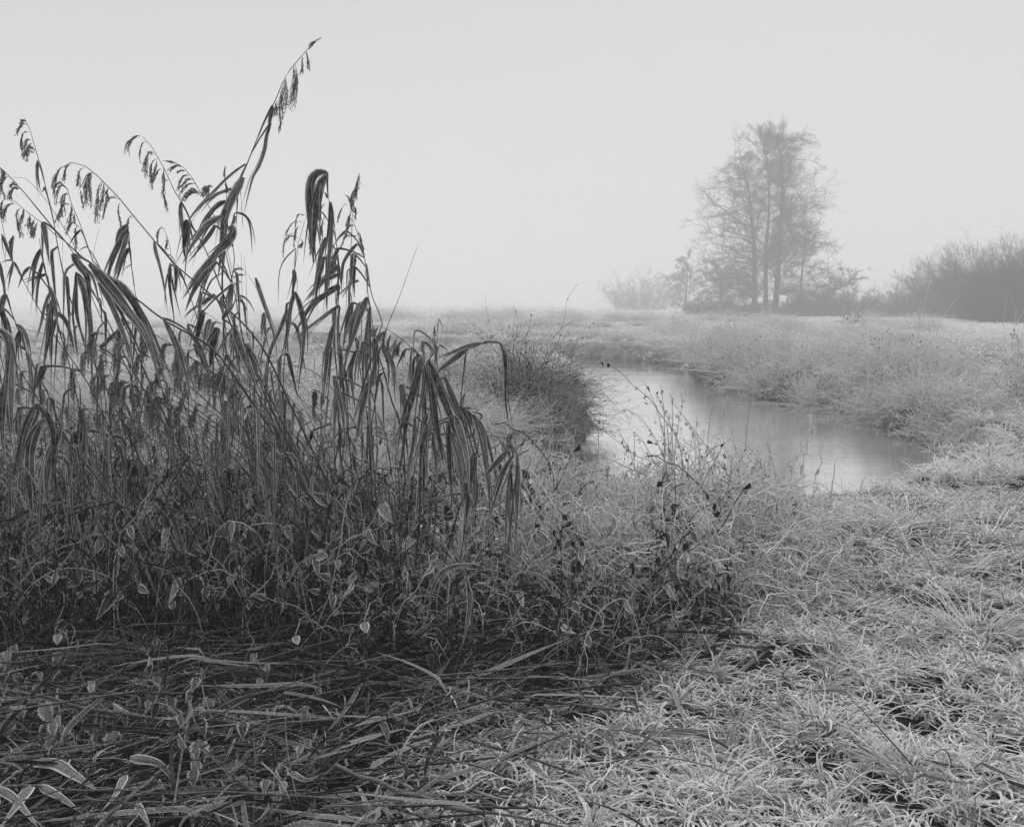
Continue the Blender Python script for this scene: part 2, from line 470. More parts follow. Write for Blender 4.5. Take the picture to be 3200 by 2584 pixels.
def build_haze():
    import bmesh
    bm = bmesh.new(); bmesh.ops.create_cube(bm, size=1.0)
    me = bpy.data.meshes.new('haze'); bm.to_mesh(me); bm.free()
    o = bpy.data.objects.new('haze', me); COL.objects.link(o)
    o.scale = (1300, 760, 31.0); o.location = (0, 345, 31.0 / 2 - 2.6)
    m, N, L = newmat('haze')
    out = N.new('ShaderNodeOutputMaterial'); v = N.new('ShaderNodeVolumePrincipled')
    v.inputs['Color'].default_value = (1, 1, 1, 1)
    v.inputs['Density'].default_value = HAZE
    v.inputs['Anisotropy'].default_value = 0.0
    L.new(v.outputs[0], out.inputs['Volume'])
    me.materials.append(m)
    tag(o, 'pale morning fog hanging over the whole meadow', 'fog', kind='stuff')
HAZE = 0.0058

# ---------------------------------------------------------------- blades of grass (stuff)
def blade_paths(x, y, L, az, e0, e1, K=6, curl=None, z0=None):
    n = len(x)
    t = np.linspace(0, 1, K)
    z = ground_z(x, y) if z0 is None else z0
    el = e0[:, None] + (e1 - e0)[:, None] * t[None] ** 1.1
    a = az[:, None] + (0 if curl is None else curl[:, None] * t[None])
    st = (L / (K - 1))[:, None]
    dx = np.cos(el) * np.cos(a) * st; dy = np.cos(el) * np.sin(a) * st; dz = np.sin(el) * st
    P = np.zeros((n, K, 3))
    P[:, 0, 0] = x; P[:, 0, 1] = y; P[:, 0, 2] = z
    P[:, 1:, 0] = x[:, None] + np.cumsum(dx[:, :-1], 1)
    P[:, 1:, 1] = y[:, None] + np.cumsum(dy[:, :-1], 1)
    zz = z[:, None] + np.cumsum(dz[:, :-1], 1)
    fl = (z + 0.008 + 0.03 * rng.random(n))[:, None]
    P[:, 1:, 2] = np.maximum(zz, fl)
    return P

def grass_zone(name, label, n, xf, y0, y1, Lr, Wr, keep=None, amt=None, mat=None, cols=3, K=6, clump=0.12, flat=0.35, zadd=0.0):
    """n blades spread over y0..y1, sideways by xf(y) -> (x0, x1)"""
    y = np.sqrt(rng.random(n) * (y1 ** 2 - y0 ** 2) + y0 ** 2)
    a, b = xf(y)
    x = a + (b - a) * rng.random(n)
    # gather them into clumps
    cx = np.round(x / clump + 0.35 * np.sin(np.round(y / clump) * 12.9)) * clump; cy = np.round(y / clump) * clump
    h = np.sin(cx * 127.1 / clump + cy * 311.7 / clump) * 43758.5453; h = h - np.floor(h)
    h2 = np.sin(cx * 269.5 / clump + cy * 183.3 / clump) * 43758.5453; h2 = h2 - np.floor(h2)
    pull = 0.35 + 0.4 * h2
    x = x + (cx + (h - .5) * clump - x) * pull; y = y + (cy + (h2 - .5) * clump - y) * pull
    k = np.ones(n, bool) if keep is None else keep(x, y)
    dens = snoise(x, y, 0.55, 9) + 0.5 * snoise(x, y, 0.22, 10)
    k &= rng.random(n) < np.clip(0.75 + 0.42 * dens, 0.22, 1)
    k &= river_sd(x, y) > 0.0
    x, y, h, h2 = x[k], y[k], h[k], h2[k]; n = len(x)
    az = np.where(rng.random(n) < 0.5, rng.uniform(0, 6.283, n), h * 1.5 + rng.normal(0, 0.9, n) + 2.5 * snoise(x, y, 1.6, 7))
    L = Lr[0] + (Lr[1] - Lr[0]) * rng.random(n) ** 1.6
    L = L * (0.65 + 0.7 * h2) * np.where((y > 5) & (y < 13), 0.5 + 0.5 * sstep(0.2, 2.0, river_sd(x, y)), 1)
    isflat = rng.random(n) < flat
    e0 = np.where(isflat, rng.uniform(-0.05, 0.5, n), rng.uniform(0.7, 1.5, n))
    e1 = np.where(isflat, rng.uniform(-0.5, 0.2, n), rng.uniform(-2.6, 0.1, n))
    P = blade_paths(x, y, L, az, e0, e1, K, rng.normal(0, 1.4, n))
    P[..., 2] += (rng.random(n) * 0.02 + zadd)[:, None]
    t = np.linspace(0, 1, K)
    W = (Wr[0] + (Wr[1] - Wr[0]) * rng.random(n) ** 1.5)[:, None] * np.minimum(1, 1.25 * (1.06 - t) ** 0.55)[None]
    T = tang(P); S = unit(np.cross(T, np.array([0, 0, 1.]) + 0.02))
    A = (frost_shade_amt(x, y) if amt is None else amt(x, y)) + rng.normal(0, 0.18, n)
    g = G()
    g.ribbons(P, W, ang=rng.normal(0, 0.7, n), S=S, fold=0.2, amt=np.clip(A, 0, 1.1), cols=cols)
    o = g.obj(name, mat or M_GRASS)
    return tag(o, label, 'grass', kind='stuff')

def build_grass():
    R = lambda y: (-0.62 * y, 0.64 * y)
    grass_zone('frosted_grass', 'frosted short grass covering the near bank', 92000, R, 2.3, 5.2, (0.05, 0.17), (0.0042, 0.0100),
               keep=lambda x, y: rng.random(len(x)) < np.clip(frost_shade_amt(x, y) * 1.25 - 0.12, 0.3, 1), flat=0.4)
    grass_zone('frosted_bank_grass', 'frosted grass on the upper part of the near bank', 95000, R, 5.2, 9.8, (0.07, 0.20), (0.006, 0.0115),
               keep=lambda x, y: rng.random(len(x)) < np.clip(frost_shade_amt(x, y) * 1.3 - 0.15, 0.12, 1), flat=0.35, K=6)
    # far banks: taller arching grass on the right side of the river
    grass_zone('river_bank_grass', 'long arching rimed grass along the right river bank', 38000, lambda y: (0.30 * y, 0.66 * y), 9.0, 20.0, (0.18, 0.55), (0.007, 0.014),
               keep=lambda x, y: (river_sd(x, y) < 5.5 + snoise(x, y, 3, 2)), amt=lambda x, y: 0.75 + 0.15 * snoise(x, y, 1.2, 8), mat=M_FARGRASS, cols=2, K=6, clump=0.4, flat=0.15)
    grass_zone('left_bank_grass', 'long rimed grass on the left river bank', 60000, lambda y: (-0.62 * y, 0.12 * y), 11.0, 26.0, (0.12, 0.35), (0.009, 0.018),
               keep=lambda x, y: (river_sd(x, y) < 14), amt=lambda x, y: 0.75 + 0.15 * snoise(x, y, 1.2, 8), mat=M_FARGRASS, cols=2, K=5, clump=0.4, flat=0.2)
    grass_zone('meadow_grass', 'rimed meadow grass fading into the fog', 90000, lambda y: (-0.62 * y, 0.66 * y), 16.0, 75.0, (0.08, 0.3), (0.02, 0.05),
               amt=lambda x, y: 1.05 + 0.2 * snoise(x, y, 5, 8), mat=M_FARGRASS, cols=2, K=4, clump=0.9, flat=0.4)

# ---------------------------------------------------------------- reed litter (stuff)
def build_litter():
    g = G()
    n = 1500
    y = rng.uniform(2.45, 5.6, n); x = rng.uniform(-0.6, 0.14, n) * y
    x0 = -0.5 + (y - 2.9) * 0.7
    k = rng.random(n) < np.clip(1 - (x - x0) / 0.8, 0, 1)
    x, y = x[k], y[k]; n = len(x)
    L = rng.uniform(0.12, 0.55, n)
    az = np.where(rng.random(n) < 0.35, rng.normal(0.25, 0.45, n), rng.uniform(0, 6.283, n)) + np.pi * (rng.random(n) < .5)
    e0 = rng.normal(0.06, 0.12, n); e1 = rng.normal(-0.06, 0.12, n)
    P = blade_paths(x, y, L, az, e0, e1, 7, rng.normal(0, 0.35, n))
    P[..., 2] += (rng.random(n) ** 1.5 * 0.10)[:, None]
    t = np.linspace(0, 1, 7)
    W = (0.004 + 0.019 * rng.random(n) ** 2)[:, None] * np.minimum(1, (t * 5 + 0.3)) * np.minimum(1, 1.5 * (1.02 - t) ** 0.7)
    S = unit(np.cross(tang(P), np.array([0, 0, 1.])))
    g.ribbons(P, W, ang=rng.normal(0, 0.6, n), S=S, fold=0.15, amt=np.clip(np.where(rng.random(n) < .3, rng.uniform(.45, 1.1, n), rng.uniform(-.2, .3, n)) + .4 * frost_shade_amt(x, y) - .35 * hollow_shade(x, y), 0, 1.2))  # litter darkened where the hollow's shade is painted
    # stalks among the leaves
    m = 300
    y = rng.uniform(2.5, 5.6, m); x = rng.uniform(-0.6, 0.10, m) * y - .35
    P = blade_paths(x, y, rng.uniform(0.2, 0.8, m), rng.normal(0.15, 0.8, m), rng.normal(0.05, 0.08, m), rng.normal(0, 0.05, m), 5, rng.normal(0, 0.1, m))
    P[..., 2] += (rng.random(m) * 0.10)[:, None]
    g.tubes(P, np.broadcast_to(rng.uniform(0.0018, 0.0045, m)[:, None], (m, 5)).copy(), 4, amt=np.clip(rng.uniform(.2, .7, m), 0, 1))
    tag(g.obj('reed_litter', M_LITTER), 'flattened dead reed leaves and stalks matted on the ground', 'litter', kind='stuff')

def build_stalks():
    """loose dead stalks and broad withered blades lying in the frosted grass"""
    g = G()
    n = 520
    y = rng.uniform(2.6, 8.5, n); x = rng.uniform(-.05, .62, n) * y
    k = rng.random(n) < np.clip(.15 + .6 * (snoise(x, y, 1.4, 12) > .2) + .25 * (y < 4), 0, 1)
    x, y = x[k], y[k]; n = len(x)
    P = blade_paths(x, y, rng.uniform(.12, .5, n), rng.uniform(0, 6.283, n), rng.normal(.25, .2, n), rng.normal(-.15, .2, n), 7, rng.normal(0, .4, n))
    P[..., 2] += (.02 + rng.random(n) * .06)[:, None]
    h = n // 2
    g.tubes(P[:h], np.broadcast_to(rng.uniform(.0014, .003, h)[:, None], (h, 7)).copy(), 4, amt=rng.uniform(.5, 1.2, h))
    t = np.linspace(0, 1, 7)
    W = rng.uniform(.008, .018, n - h)[:, None] * np.minimum(1, t * 4 + .4) * np.minimum(1, 1.5 * (1.02 - t) ** .7)
    g.ribbons(P[h:], W, ang=rng.normal(0, .7, n - h), S=unit(np.cross(tang(P[h:]), np.array([0, 0, 1.]))), fold=.25, amt=rng.uniform(.4, 1.3, n - h))
    tag(g.obj('dead_stalks', M_LITTER), 'loose dead stalks and withered blades lying in the frosted grass', 'stalks', kind='stuff')

def build_undergrowth():
    """thin upright rank stalks and grass inside and behind the stand of reeds"""
    g = G()
    n = 5500
    y = rng.uniform(4.4, 9.2, n); x = rng.uniform(-0.56, 0.12, n) * y
    hgt = (0.22 + 0.34 * sstep(0.3, -1.5, x)) * (0.45 + 0.55 * sstep(4.4, 5.6, y))
    L = hgt * rng.uniform(0.5, 1.5, n)
    az = rng.normal(2.9, 1.2, n)
    P = blade_paths(x, y, L, az, rng.uniform(0.9, 1.5, n), rng.uniform(-0.6, 1.2, n), 6, rng.normal(0, 0.5, n))
    t = np.linspace(0, 1, 6)
    W = (0.0025 + 0.008 * rng.random(n) ** 3)[:, None] * np.minimum(1, 1.3 * (1.04 - t) ** 0.5)
    amt = np.clip(0.05 + 0.6 * sstep(4.8, 7.5, y) + rng.normal(0, .25, n) * (1 - .7 * hollow_shade(x, y)), 0, 1)  # frost thinned toward the front paints shade under the reeds
    g.ribbons(P, W, ang=rng.normal(0, .8, n), amt=amt, cols=3)
    tag(g.obj('undergrowth', M_UNDER), 'rank tangled undergrowth between the reed stems', 'undergrowth', kind='stuff')
# ---------------------------------------------------------------- herb clumps, nettles, shrubs
def herb_proto(name, seed, nst=130, R=0.5, H=0.5, leafy=2.0, curly=1.0, w=0.007, mat=None, amt=(0.5, 1.0), up=(0.5, 1.5), lw=0.028):
    """a tangled frosted clump: many thin crooked stems from a shared foot, small withered leaves along them"""
    r = np.random.default_rng(seed)
    g = G()
    K = 9
    a = r.uniform(0, 6.283, nst); d0 = R * 0.35 * np.sqrt(r.random(nst))
    P = np.zeros((nst, K, 3)); P[:, 0, 0] = d0 * np.cos(a); P[:, 0, 1] = d0 * np.sin(a)
    az = a + r.normal(0, 0.7, nst); el = r.uniform(up[0], up[1], nst)
    L = H * r.uniform(0.55, 1.35, nst) / np.maximum(np.sin(el), .55)
    for k in range(1, K):
        st = L / (K - 1)
        az = az + r.normal(0, 0.35 * curly, nst); el = el - r.uniform(-0.05, 0.28, nst) + r.normal(0, .18 * curly, nst)
        P[:, k, 0] = P[:, k - 1, 0] + st * np.cos(el) * np.cos(az)
        P[:, k, 1] = P[:, k - 1, 1] + st * np.cos(el) * np.sin(az)
        P[:, k, 2] = np.maximum(P[:, k - 1, 2] + st * np.sin(el), 0.01)
    t = np.linspace(0, 1, K)
    A = r.uniform(amt[0], amt[1], nst)
    g.ribbons(P, np.broadcast_to(w * (1.1 - 0.5 * t), (nst, K)), ang=r.uniform(-1, 1, nst), amt=A, cols=2)
    nl = int(nst * leafy)
    if nl:
        i = r.integers(0, nst, nl); k = r.integers(2, K, nl)
        C = P[i, k]; T = unit(r.normal(0, 1, (nl, 3)) + np.array([0, 0, -0.7])); S = unit(np.cross(T, r.normal(0, 1, (nl, 3))))
        ll = lw * r.uniform(0.5, 1.6, nl)
        g.leaves(C, T, S, ll, ll * r.uniform(0.4, 0.9, nl), amt=np.clip(A[i] + r.normal(.15, .2, nl), 0, 1.2), rows=4, serr=0.0, curl=1.0)
    return g

def place_clumps(protos, pts, group, label, cat='shrub'):
    """pts: (x, y, scale, height scale)"""
    out = []
    for j, (x, y, s, hs) in enumerate(pts):
        p = protos[j % len(protos)]
        z = float(ground_z(np.array([x]), np.array([y]))[0])
        out.append(copy_tree(p, (x, y, z - 0.03), rng.uniform(0, 6.28), (s, s, s * hs), label, group, (rng.normal(0, .08), rng.normal(0, .08))))
    return out

def proto_obj(name, g, mat, cat):
    me = g.mesh(name, mat)
    o = bpy.data.objects.new(name, me)
    o['category'] = cat
    return o

def scatter(n, xr, yr, test, dmin):
    pts = []
    k = 0
    while len(pts) < n and k < 6000:
        k += 1
        y = rng.uniform(*yr); x = rng.uniform(*xr) if not callable(xr) else rng.uniform(*xr(y))
        if not test(x, y): continue
        if any((x - a) ** 2 + (y - b) ** 2 < dmin ** 2 for a, b in pts): continue
        pts.append((x, y))
    return pts

def sd1(x, y): return float(river_sd(np.array([x]), np.array([y]))[0])

def build_clumps():
    A = [proto_obj('herb_clump', herb_proto('herb_clump', 20 + i, 240, 0.5, 0.5, 5.0, 2.2, 0.0065, amt=(.45, 1.1), lw=.022), M_HERB, 'herb clump') for i in range(4)]
    B = [proto_obj('shrub', herb_proto('shrub', 40 + i, 650, 0.6, 1.0, 7.0, 1.5, 0.009, amt=(-0.1, 0.35), lw=0.03, up=(0.4, 1.5)), M_SHRUB, 'shrub') for i in range(3)]
    Bp = [proto_obj('shrub', herb_proto('shrub', 50 + i, 520, 0.6, 0.95, 6.0, 1.6, 0.008, amt=(0.2, 1.0), lw=0.028, up=(0.3, 1.5)), M_PALE, 'shrub') for i in range(3)]
    T = [proto_obj('grass_tussock', herb_proto('grass_tussock', 60 + i, 150, 0.35, 0.36, 0, 0.35, 0.008, amt=(0.3, 1.0), up=(0.7, 1.5)), M_GRASS, 'grass tussock') for i in range(3)]
    Wd = [proto_obj('dead_weed', herb_proto('dead_weed', 80 + i, 26, 0.12, 0.75, 5, 0.5, 0.008, amt=(0.1, 0.4), up=(1.1, 1.55), lw=0.05), M_HERB, 'dead weed') for i in range(2)]
    # left bank by the water, dark shrubs first
    L1 = [(0.35, 13.2, .65, .62), (-.2, 13.0, .6, .45), (0.62, 14.3, .7, .85), (0.12, 14.2, .75, 1.1), (-.35, 14.6, .6, .55), (0.85, 16.0, 0.6, .75), (-.75, 13.4, .7, .6), (0.35, 15.6, .65, .95), (-.3, 16.0, .8, .95), (-1.0, 15.2, .8, .7), (1.15, 16.2, .38, .28), (0.6, 18.4, .7, .5), (-1.4, 16.5, .8, .55), (0.0, 12.1, .5, .38),
          (-4.2, 15.5, .9, .6), (-6.5, 17.5, .9, .6)]
    place_clumps([B[0], Bp[0], B[1], B[2], Bp[1], B[0], Bp[2]], L1, 'shrubs on the left river bank', 'frosted shrub leaning to the water on the left river bank')
    pts = scatter(60, lambda y: (-0.56 * y, 0.03 * y), (12.2, 30), lambda x, y: sd1(x, y) > 0.5, 0.85)
    L2 = [(-.25, 11.6, .9, 1.0), (.15, 11.9, .8, .9), (-.8, 12.3, 1.0, 1.1), (-1.3, 11.7, 1.0, 1.2), (-.2, 12.6, .9, 1.1), (-1.0, 13.6, 1.1, 1.1), (-1.8, 12.8, 1.1, 1.2), (-2.6, 12.2, 1.0, 1.3), (-2.2, 14.2, 1.2, 1.1), (-3.3, 13.4, 1.2, 1.2), (-4.4, 12.6, 1.2, 1.2), (-5.5, 13.8, 1.2, 1.2), (-6.6, 13.0, 1.2, 1.2)]
    place_clumps(Bp, [(x, y, s * .75, h * .5) for x, y, s, h in L2], 'pale bushes of the left bank', 'pale frosted bush in the front line of the left river bank')
    place_clumps(A, [(x, y, rng.uniform(.8, 1.4), rng.uniform(.5, .9)) for x, y in pts], 'frosted herb clumps of the left bank', 'whitish frosted herb clump in the rough on the left of the river')
    # right bank
    R1 = [(6.3, 17.0, 0.9, .95), (6.0, 19.0, .95, 1.0), (6.9, 18.1, .9, .9), (7.6, 17.6, .9, .7), (6.4, 15.4, .75, .7), (5.6, 21.5, .9, .8), (5.2, 24.0, .9, .7), (5.4, 27.5, 1.0, .7), (8.2, 18.6, .9, .65), (5.8, 31, 1.0, .6), (6.5, 21, .9, .7), (6.3, 16.2, .7, .75), (6.9, 14.6, .6, .6), (6.1, 13.6, .55, .5), (9.0, 19.6, .8, .6), (7.2, 23.5, .9, .6), (6.2, 26, .9, .6)]
    place_clumps(Bp, R1, 'shrubs on the right river bank', 'frosted shrub overhanging the water on the right river bank')
    pts = scatter(46, lambda y: (0.2 * y, 0.62 * y), (11.5, 34), lambda x, y: 0.1 < sd1(x, y) < 3.6 and x > 4, 0.8)
    place_clumps(A, [(x, y, rng.uniform(.6, 1.5), rng.uniform(.7, 1.5)) for x, y in pts], 'frosted herb clumps of the right bank', 'pale frosted herb clump in the rough on the right of the river')
    # beyond the bend: rough ground under the trees
    pts = scatter(70, lambda y: (-0.16 * y, 0.42 * y), (33, 74), lambda x, y: sd1(x, y) > 2.2, 1.9)
    place_clumps(Bp, [(x, y, rng.uniform(1.2, 2.2), rng.uniform(.18, .34) + .12 * (y > 60)) for x, y in pts], 'rough scrub beyond the bend', 'hazy grey frosted scrub clump beyond the river bend')
    pts = scatter(18, lambda y: (-0.5 * y, 0.10 * y), (28, 60), lambda x, y: sd1(x, y) > .6, 2.4)
    place_clumps(A, [(x, y, rng.uniform(1.2, 2.0), rng.uniform(.45, .75)) for x, y in pts], 'clumps in the left meadow', 'faint frosted clump in the foggy meadow left of the river')
    # tall dead weeds (display x, foot y)
    for j, (dx, dy, hh, lb) in enumerate([(1125, 722, .8, 'dark dead weed standing on the left bank above the river bend'), (1185, 745, 1.1, 'tall dead weed behind the dark shrub of the left bank'),
                                       (1020, 735, .9, 'bushy dark weed left of the tall weeds on the left bank'), (1840, 745, .8, 'dark forked dead weed at the edge of the right meadow'),
                                       (1935, 752, .55, 'short dark weed right of the forked weed in the meadow edge'), (1540, 765, .9, 'dark dead weed on the right bank above the narrow river'),
                                       (2055, 770, .55, 'upright dark weed tuft near the right picture edge'), (1710, 765, .5, 'small dark weed between the two weeds of the right bank'),
                                       (1790, 690, 1.1, 'pale branching dead weed in front of the tree clump'), (690, 760, .9, 'small dark bush seen in the meadow behind the reed stems')]):
        u, v = dx / 2.0996, dy / 2.0996
        Y = min(1474 / (v - HOR), 60); x = (u - 512) / F * Y
        z = float(ground_z(np.array([x]), np.array([Y]))[0])
        o = copy_tree(Wd[j % 2], (x, Y, z - 0.02), rng.uniform(0, 6.28), hh * (0.5 + Y / 40))
        tag(o, lb, 'dead weed')
    # near bank: tangled frosted herbs along the top of the slope, right of the reeds
    N1 = scatter(48, lambda y: (0.02 * y, 0.20 * y), (6.0, 8.8), lambda x, y: sd1(x, y) > 0.35, 0.26)
    place_clumps(A, [(x, y, rng.uniform(.5, .85), rng.uniform(.42, .62)) for x, y in N1], 'frosted herbs along the near bank top', 'bright frosted tangle of curled herb stems on the near bank top')
    N2 = scatter(60, lambda y: (-0.56 * y, 0.02 * y), (6.2, 9.3), lambda x, y: sd1(x, y) > -0.1, 0.42)
    place_clumps(A, [(x, y, rng.uniform(.7, 1.1), rng.uniform(.7, 1.0)) for x, y in N2], 'frosted herbs behind the reeds', 'frosted herb tangle seen through the reed stems')
    N3 = scatter(70, lambda y: (-0.56 * y, 0.0 * y), (5.0, 7.4), lambda x, y: True, 0.3)
    place_clumps(A, [(x, y, rng.uniform(.6, 1.0), rng.uniform(.5, .95) + .25 * (x < -1.2)) for x, y in N3], 'frosted herbs among the reed feet', 'crooked frosted herb clump among the feet of the reeds')
    # tussocks
    tp = [(D[0], D[1], D[2], D[3]) for D in [(1720, 1105, .9, 'long blades combed over the left shoulder of the near bank edge'), (1830, 1130, 1.0, 'arching tussock at the water edge below the river pool'),
          (1905, 1100, 1.0, 'drooping tussock right of the pool edge'), (1600, 1125, .75, 'low tussock beside the herb tangle at the water edge'), (1980, 1010, .8, 'small tussock on the slope above the pool'),
          (2060, 1120, .9, 'shaggy tussock on the slope at far right'), (1960, 1190, .9, 'dark hollowed tussock in the sloping grass'), (1680, 1230, .7, 'dark-centred tussock below the bank edge'),
          (2090, 960, .9, 'tussock high on the right bank near picture edge'), (1560, 1180, .7, 'tussock right of the dark hollow'), (2050, 1330, .75, 'tussock in the middle right grass'),
          (1720, 1560, .5, 'bright tussock in the near grass at bottom right'), (1500, 1690, .5, 'pale tussock at the bottom edge of the grass'), (1930, 1640, .5, 'tussock low in the right corner grass'),
          (1330, 1560, .4, 'thin tussock where litter meets grass'), (1800, 1420, .5, 'tussock in the centre of the right grass slope')]]
    for j, (dx, dy, s, lb) in enumerate(tp):
        u, v = dx / 2.0996, dy / 2.0996
        Y = 1474 / (v - HOR); x = (u - 512) / F * Y
        while sd1(x, Y) < 0.15: Y -= 0.1
        z = float(ground_z(np.array([x]), np.array([Y]))[0])
        o = copy_tree(T[j % 3], (x, Y, z - 0.02), rng.uniform(0, 6.28), (s, s, s * .75))
        tag(o, 'frosted ' + lb, 'grass tussock', 'grass tussocks on the near bank')

# ---------------------------------------------------------------- the tangle: curled hoary stems with nettle leaves
def tangle_proto(seed, nst, H, R, nleaf, lw, frost):
    r = np.random.default_rng(seed)
    root = bpy.data.objects.new('nettle_tangle', None); COL.objects.link(root); root.empty_display_size = .2
    K = 12
    a = r.uniform(0, 6.283, nst); d0 = R * .5 * np.sqrt(r.random(nst))
    P = np.zeros((nst, K, 3)); P[:, 0, 0] = d0 * np.cos(a); P[:, 0, 1] = d0 * np.sin(a)
    el = r.uniform(.8, 1.5, nst); az = r.uniform(0, 6.283, nst); L = H * r.uniform(.7, 1.9, nst)
    daz = r.normal(0, .25, nst)
    for k in range(1, K):
        st = L / (K - 1)
        az = az + daz + r.normal(0, .45, nst); el = np.clip(el - r.uniform(-.1, .42, nst) + r.normal(0, .25, nst), -1.3, 1.5)
        P[:, k] = P[:, k - 1] + np.stack([st * np.cos(el) * np.cos(az), st * np.cos(el) * np.sin(az), st * np.sin(el)], 1)
        P[:, k, 2] = np.maximum(P[:, k, 2], .02)
    g = G()
    A = r.uniform(frost - .3, frost + .4, nst)
    if frost < .5: A = np.where(r.random(nst) < .34, r.uniform(.5, .9, nst), r.uniform(-.1, .15, nst))
    g.tubes(P, np.broadcast_to(np.linspace(.0030, .0018, K) * (1.15 if frost > .5 else 1), (nst, K)).copy(), 4, amt=A)
    # short side curls
    m = nst * 3; i = r.integers(0, nst, m); k = r.integers(3, K, m)
    Q = np.zeros((m, 7, 3)); Q[:, 0] = P[i, k]; d_ = unit(r.normal(0, 1, (m, 3)) + [0, 0, .3]); ax = unit(r.normal(0, 1, (m, 3)))
    for q in range(1, 7):
        d_ = unit(d_ + np.cross(ax, d_) * .55); Q[:, q] = Q[:, q - 1] + d_ * (.010 + .012 * r.random(m))[:, None]
    g.tubes(Q, np.full((m, 7), .0012), 3, amt=A[i] + .1)
    g.obj('stem', M_CURL if frost > .5 else M_SHADED_STEM, root)
    g = G()
    i = r.integers(0, nst, nleaf); k = r.integers(4, K, nleaf)
    C = P[i, k]; T = unit(r.normal(0, .5, (nleaf, 3)) + [0, 0, -.9]); ll = lw * r.uniform(.5, 1.4, nleaf)
    g.leaves(C, T, np.cross(T, r.normal(0, 1, (nleaf, 3)) + [0, 1.2, 0]), ll, ll * r.uniform(.55, .85, nleaf), amt=np.clip(A[i] * (.95 if frost > .5 else .6) + r.normal(0, .2, nleaf), 0, 1), rows=9, serr=.1, curl=.8)
    g.obj('foliage', M_HERB if frost > .5 else M_NETTLE, root)
    root['category'] = 'nettles'
    return root

def build_tangle():
    """wall of nettles and bindweed at the front of the reeds and along the slope to the river"""
    D = [tangle_proto(700 + i, 46, .36, .42, 110, .044, (.05, .2, .4)[i]) for i in range(3)]       # dulled to paint the hollow's shade
    B = [tangle_proto(710 + i, 95, .34, .42, 150, .036, .9) for i in range(3)]         # open, thick with hoar
    used = set()
    def put(protos, pts, group, label, hs):
        for j, (x, y) in enumerate(pts):
            p = protos[j % 3]
            if protos is D: p = D[0] if float(hollow_shade(np.array([x]), np.array([y]))[0]) > .35 and j % 5 else D[1 + j % 2]
            s = rng.uniform(.75, 1.15); h = s * rng.uniform(*hs(x, y))
            z = float(ground_z(np.array([x]), np.array([y]))[0]) - .01
            if p.name in used:
                copy_tree(p, (x, y, z), rng.uniform(0, 6.28), (s, s, h), label, group)
            else:
                used.add(p.name); p.location = (x, y, z); p.scale = (s, s, h); p['label'] = label; p['group'] = group
    front = lambda x: 4.02 + .10 * math.sin(x * 3.1) + max(0, x - .3) * .7 + .25 * (x < -.8)
    p1 = scatter(120, (-3.2, 1.05), (3.95, 6.3), lambda x, y: y > front(x) and (x < .1 or (y < 5.1 + .3 * math.sin(x * 9) and x < 1.0 and rng.random() < .62)) and abs(x) < .62 * y and not (abs(x + .05) < .22 and y < 4.95), .235)
    put(D, p1, 'dull nettle tangle at the feet of the reeds', 'shade-darkened nettle tangle with dull leaves at the feet of the reeds', lambda x, y: (.9, 1.35 + .5 * (x < -1) + .3 * (y > 5.0)))
    p2 = scatter(105, (.05, 2.3), (4.8, 8.2), lambda x, y: y > 4.75 + (.9 - x) * .35 and x < .10 * y + 1.0 + .15 * math.sin(y * 5) and sd1(x, y) > .5, .2)
    put(B, p2, 'hoary nettle tangle on the slope to the river', 'hoary tangle of curled nettle stems on the slope above the river', lambda x, y: (.6, 1.75) if y < 6.6 else (.5, 1.2))
    p3 = scatter(26, (-3.6, -.4), (6.0, 8.6), lambda x, y: abs(x) < .6 * y, .5)
    put(B, p3, 'hoary nettle tangle behind the reeds', 'hoary nettle tangle showing between the reed stems', lambda x, y: (.9, 1.5))

# ---------------------------------------------------------------- nettles
def nettle(loc, H, lean, seed, label, group, leafL=0.055, frost=0.4, top=True):
    """a nettle: crooked stem with pairs of drooping toothed leaves, each leaf a mesh of its own"""
    r = np.random.default_rng(seed)
    x, y = loc
    z = float(ground_z(np.array([x]), np.array([y]))[0])
    root = empty('nettle', (x, y, z), label, 'nettle', group)
    if x > .25: frost = min(1.0, frost + .45)
    pts = np.array([(0, 0, 0), (lean[0] * .25, lean[1] * .25, H * .35), (lean[0] * .6, lean[1] * .6, H * .72), (lean[0], lean[1], H), (lean[0] * 1.25, lean[1] * 1.25, H * 1.02)]) + r.normal(0, 0.01, (5, 3))
    P = cr(pts, 14) + np.array([x, y, z])
    g = G(); g.tubes(P, np.linspace(0.003, 0.0014, 14), 5, amt=frost)
    g.obj('stem', M_TWIG, root)
    n = max(4, int(H / 0.07))
    for i in range(n):
        f = 0.30 + 0.68 * i / (n - 1)
        c = P[min(13, int(f * 13))]
        a = (i % 2) * 1.57 + r.uniform(-.5, .5)
        for sgn in (0, math.pi):
            if r.random() < 0.12: continue
            ll = leafL * (1.15 - 0.55 * f) * r.uniform(.7, 1.2)
            dr = np.array([math.cos(a + sgn), math.sin(a + sgn), 0])
            C = c + dr * ll * 0.45
            T = unit(dr * r.uniform(.15, .8) + np.array([0, 0, -r.uniform(.5, 1.3)]))
            S = unit(np.cross(T, dr)) + np.array([1, 0, 0]) * r.choice([-1, 1]) * .8 + r.normal(0, .25, 3)
            g = G()
            g.leaves(C[None], T[None], S[None], np.array([ll]), np.array([ll * r.uniform(.6, .8)]), amt=np.clip(frost + r.normal(0, .15), 0, 1), rows=14, serr=0.12, curl=.5)
            g.tubes(np.array([[c, (c + C) / 2 + [0, 0, .004], C]]), np.array([[.0009, .0008, .0007]]), 3, amt=frost)
            g.obj('leaf', M_PALE if x > .25 else M_NETTLE, root)
    return root

